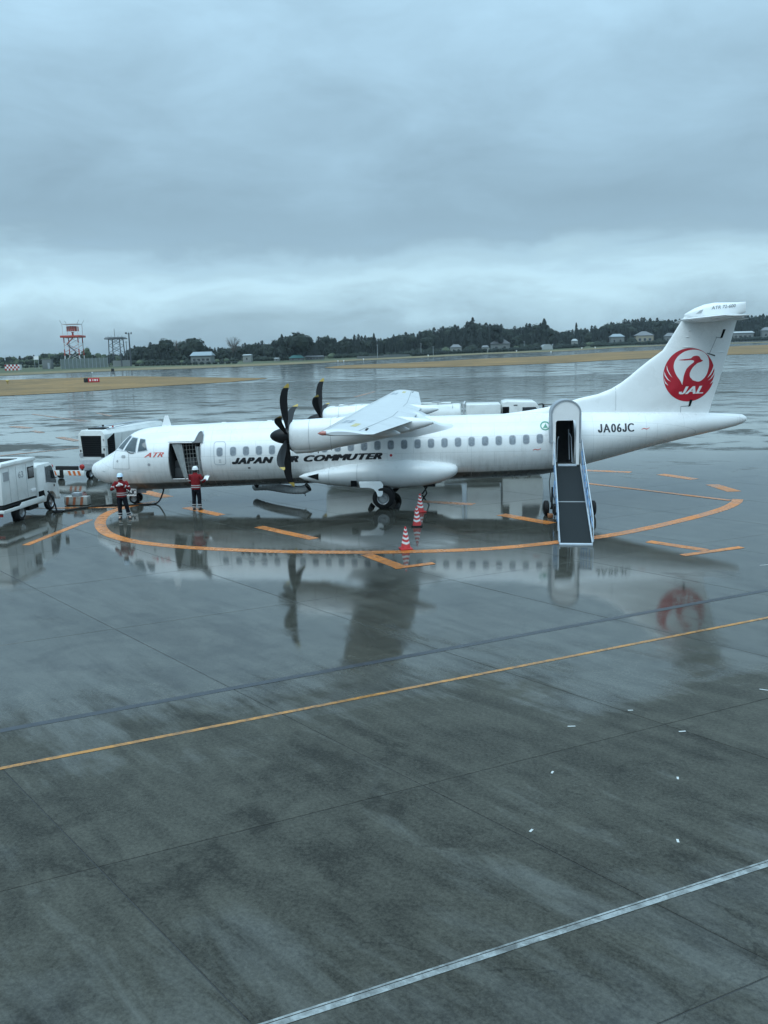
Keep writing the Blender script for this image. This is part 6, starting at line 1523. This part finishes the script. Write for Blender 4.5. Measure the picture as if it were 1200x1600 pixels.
# ---- radar tower, lattice tower, lamp post
t_red = mat('tower_red', (.42, .06, .04), .5); t_white = mat('tower_white', (.62, .62, .62), .5); t_dark = mat('tower_dark', (.06, .07, .08), .6)
p = at(114.5, 576, 12); k = mpp(p); rt = empty('radar_tower', p, .1, 'red and white lattice radar tower at the left of the skyline', 'tower')
def zt_(v): return top_z(114.5, v, p)-p.z
zp = zt_(525.5); hw_ = 11.5*k
for sx in (-1, 1):
    for sy in (-1, 1):
        for i in range(5):
            m = t_red if i % 2 == 0 else t_white; z0, z1 = zp*i/5, zp*(i+1)/5; f0, f1 = 1.0-.06*i/5, 1.0-.06*(i+1)/5
            mb = MB(); mb.bar((sx*hw_*f0, sy*hw_*f0+hw_, z0), (sx*hw_*f1, sy*hw_*f1+hw_, z1), .42); mb.build('leg_section', m, rt)
        mb = MB(); mb.bar((sx*hw_*1.02, sy*hw_*1.0+hw_, zp), (sx*hw_*1.02, sy*hw_+hw_, zt_(506)), .22); mb.build('corner_post', t_white, rt)
        mb = MB(); mb.bar((sx*hw_*1.02, sy*hw_+hw_, zt_(506)), (sx*hw_*1.30, sy*hw_+hw_, zt_(500)), .12); mb.build('lightning_rod', t_dark, rt)
for i in range(4):
    z0, z1 = zp*i/4, zp*(i+1)/4
    for sy in (-1, 1):
        mb = MB(); mb.bar((-hw_, sy*hw_+hw_, z0), (hw_, sy*hw_+hw_, z1), .16); mb.build('brace', t_white if i % 2 else t_red, rt); mb = MB(); mb.bar((hw_, sy*hw_+hw_, z0), (-hw_, sy*hw_+hw_, z1), .16); mb.build('brace', t_white if i % 2 else t_red, rt)
    mb = MB(); mb.bar((-hw_*.6 if i % 2 else hw_*.6, 0, z0), (hw_*.5 if i % 2 else -hw_*.5, 0, z1), .9, .35); mb.build('stair_flight', t_red if i > 2 else t_dark, rt)
mb = MB(); mb.box((0, hw_, zp), (2*hw_*1.32, 2*hw_*1.32, 3.2*k)); mb.build('platform', t_red, rt, bevel=.1)
mb = MB(); mb.box((0, hw_, zt_(506)), (2*hw_*1.04, 2*hw_*1.0, .35)); mb.build('top_ring', t_white, rt)
mb = MB(); mb.lathe([(3.2*k, 0), (1.2*k, 3.5*k), (1.5*k, 6*k), (3*k, 7*k)], (0, hw_, zp), (0, 0, 1), 12); mb.build('antenna_pedestal', t_red, rt)
za, zb = zt_(509), zt_(517.5); mb = MB(); secs = []
for j in range(9):
    s = -1+2*j/8; x = s*9.5*k; y = hw_-2+2.2*s*s; secs.append([(x, y, zb+.3*k*abs(s)), (x, y+.25, zb+.3*k*abs(s)), (x, y+.25, za-.8*k*s*s), (x, y, za-.8*k*s*s)])
loft(secs).build('radar_dish', t_red, rt, smooth=50)
for j in range(6):
    x = (-.8+.32*j)*9.5*k; mb = MB(); mb.bar((x, hw_-2.2+2.2*(x/(9.5*k))**2, zb), (x, hw_-2.2+2.2*(x/(9.5*k))**2, za), .14); mb.build('dish_rib', t_white, rt)
p = at(181, 574, 16); k = mpp(p); lt = empty('lattice_tower', p, .05, 'dark lattice tower with a wide flat platform and thin mast', 'tower')
def zl(v): return top_z(181, v, p)-p.z
zp = zl(529); hw_ = 10*k
for sx in (-1, 1):
    for sy in (-1, 1): mb = MB(); mb.bar((sx*hw_, sy*hw_+hw_, 0), (sx*hw_*.85, sy*hw_*.85+hw_, zp), .38); mb.build('leg', t_dark, lt)
for i in range(4):
    z0, z1 = zp*i/4, zp*(i+1)/4
    for sy in (-1, 1):
        mb = MB(); mb.bar((-hw_*.95, sy*hw_*.92+hw_, z0), (hw_*.9, sy*hw_*.9+hw_, z1), .2); mb.build('brace', t_dark, lt); mb = MB(); mb.bar((hw_*.95, sy*hw_*.92+hw_, z0), (-hw_*.9, sy*hw_*.9+hw_, z1), .2); mb.build('brace', t_dark, lt)
mb = MB(); mb.box((0, hw_, zp), (29*k, 24*k, 1.6*k)); mb.build('platform', t_dark, lt, bevel=.1)
mb = MB(); mb.box((0, hw_, zp+2.2*k), (27*k, 22*k, 1.1*k)); mb.build('equipment_rack', hood_grey, lt, bevel=.1)
mb = MB(); mb.bar((-.5, hw_, zp), (-.5, hw_, zl(513)), .18); mb.build('mast', t_dark, lt)
for x in (-12, -7, 4, 10): mb = MB(); mb.bar((x*k, hw_, zp+2*k), (x*k, hw_, zp+5*k), .12); mb.build('whip_aerial', t_dark, lt)
p = at(205, 573, 10); k = mpp(p); lpost = empty('floodlight_post', p, 0, 'grey post with two floodlights right of the dark lattice tower', 'lamp post'); z = top_z(205, 519.5, p)-p.z
mb = MB(); mb.tube([(0, 0, 0), (0, 0, z)], [.5, .32], 10); mb.build('post', t_dark, lpost)
mb = MB(); mb.bar((-5*k, 0, z*.965), (4.5*k, 0, z*.955), .2); mb.build('cross_arm', t_dark, lpost)
for x in (-5, -3.6, 4): mb = MB(); mb.box((x*k, 0, z*.985), (1.5*k, .6, 2.4*k)); mb.build('floodlight', t_dark, lpost, bevel=.05)
p = at(200, 573, 14); ps = empty('thin_pole', p, 0, 'thin pole between the lattice tower and the floodlight post', 'pole'); z = top_z(200, 533, p)-p.z
mb = MB(); mb.tube([(0, 0, 0), (0, 0, z)], [.25, .15], 8); mb.build('shaft', t_dark, ps); mb = MB(); mb.bar((-.8, 0, z*.96), (.8, 0, z*.96), .12); mb.build('cross_arm', t_dark, ps)
for u, vt, vb, lab in ((658, 536, 556, 'slim grey utility pole left of the pale hipped house, leftmost of a pair'), (677, 541, 555, 'shorter slim utility pole just left of the pale hipped house'), (590, 538, 560, 'slim utility pole behind the grey boundary wall left of centre'), (819, 533, 547, 'slim utility pole left of the white polytunnel')):
    p = at(u, vb, 3); z = top_z(u, vt, p)-p.z
    o = empty('utility_pole', p, 0, lab, 'pole', 'utility poles along the far bank'); mb = MB(); mb.tube([(0, 0, 0), (0, 0, z)], [.16, .11], 8); mb.build('shaft', hood_grey, o); mb = MB(); mb.bar((-.7, 0, z*.95), (.7, 0, z*.95), .1); mb.build('cross_arm', hood_grey, o)
for u, v in ((669, 557), (528, 566), (537, 565.5), (807, 550), (930, 544.5), (909, 545.5), (861, 551.5), (144, 584), (233, 565.5), (568, 563)):
    p = at(u, v); k = mpp(p); o = empty('runway_light', p, 0, 'tiny white runway edge lamp on the far bank', 'lamp', 'runway edge lamps'); mb = MB(); mb.lathe([(.5*k, 0), (.5*k, 1.2*k), (1.0*k, 1.4*k), (1.0*k, 2.4*k), (.01, 2.8*k)], (0, 0, 0), (0, 0, 1), 10); mb.build('lamp_body', decal_white, o, smooth=50); mb = MB(); mb.lathe([(.8*k, 0), (.8*k, .3*k), (.01, .3*k)], (0, 0, 0), (0, 0, 1), 10); mb.build('base', chassis, o)

# ---- damp air between the apron and the wood
hz = MB(); hz.box((0, 1300, 28), (5400, 2760, 58)); ho = hz.build('haze', None, None, smooth=None)
hm_ = bpy.data.materials.new('damp_air'); hm_.use_nodes = True; t = hm_.node_tree; t.nodes.clear()
pv = N(t, 'ShaderNodeVolumePrincipled'); pv.inputs['Color'].default_value = (.80, .92, 1.0, 1); pv.inputs['Density'].default_value = .00009; pv.inputs['Anisotropy'].default_value = .2
ou = N(t, 'ShaderNodeOutputMaterial'); LK(t, pv.outputs[0], ou.inputs['Volume']); ho.data.materials.append(hm_); tag(ho, kind='stuff')
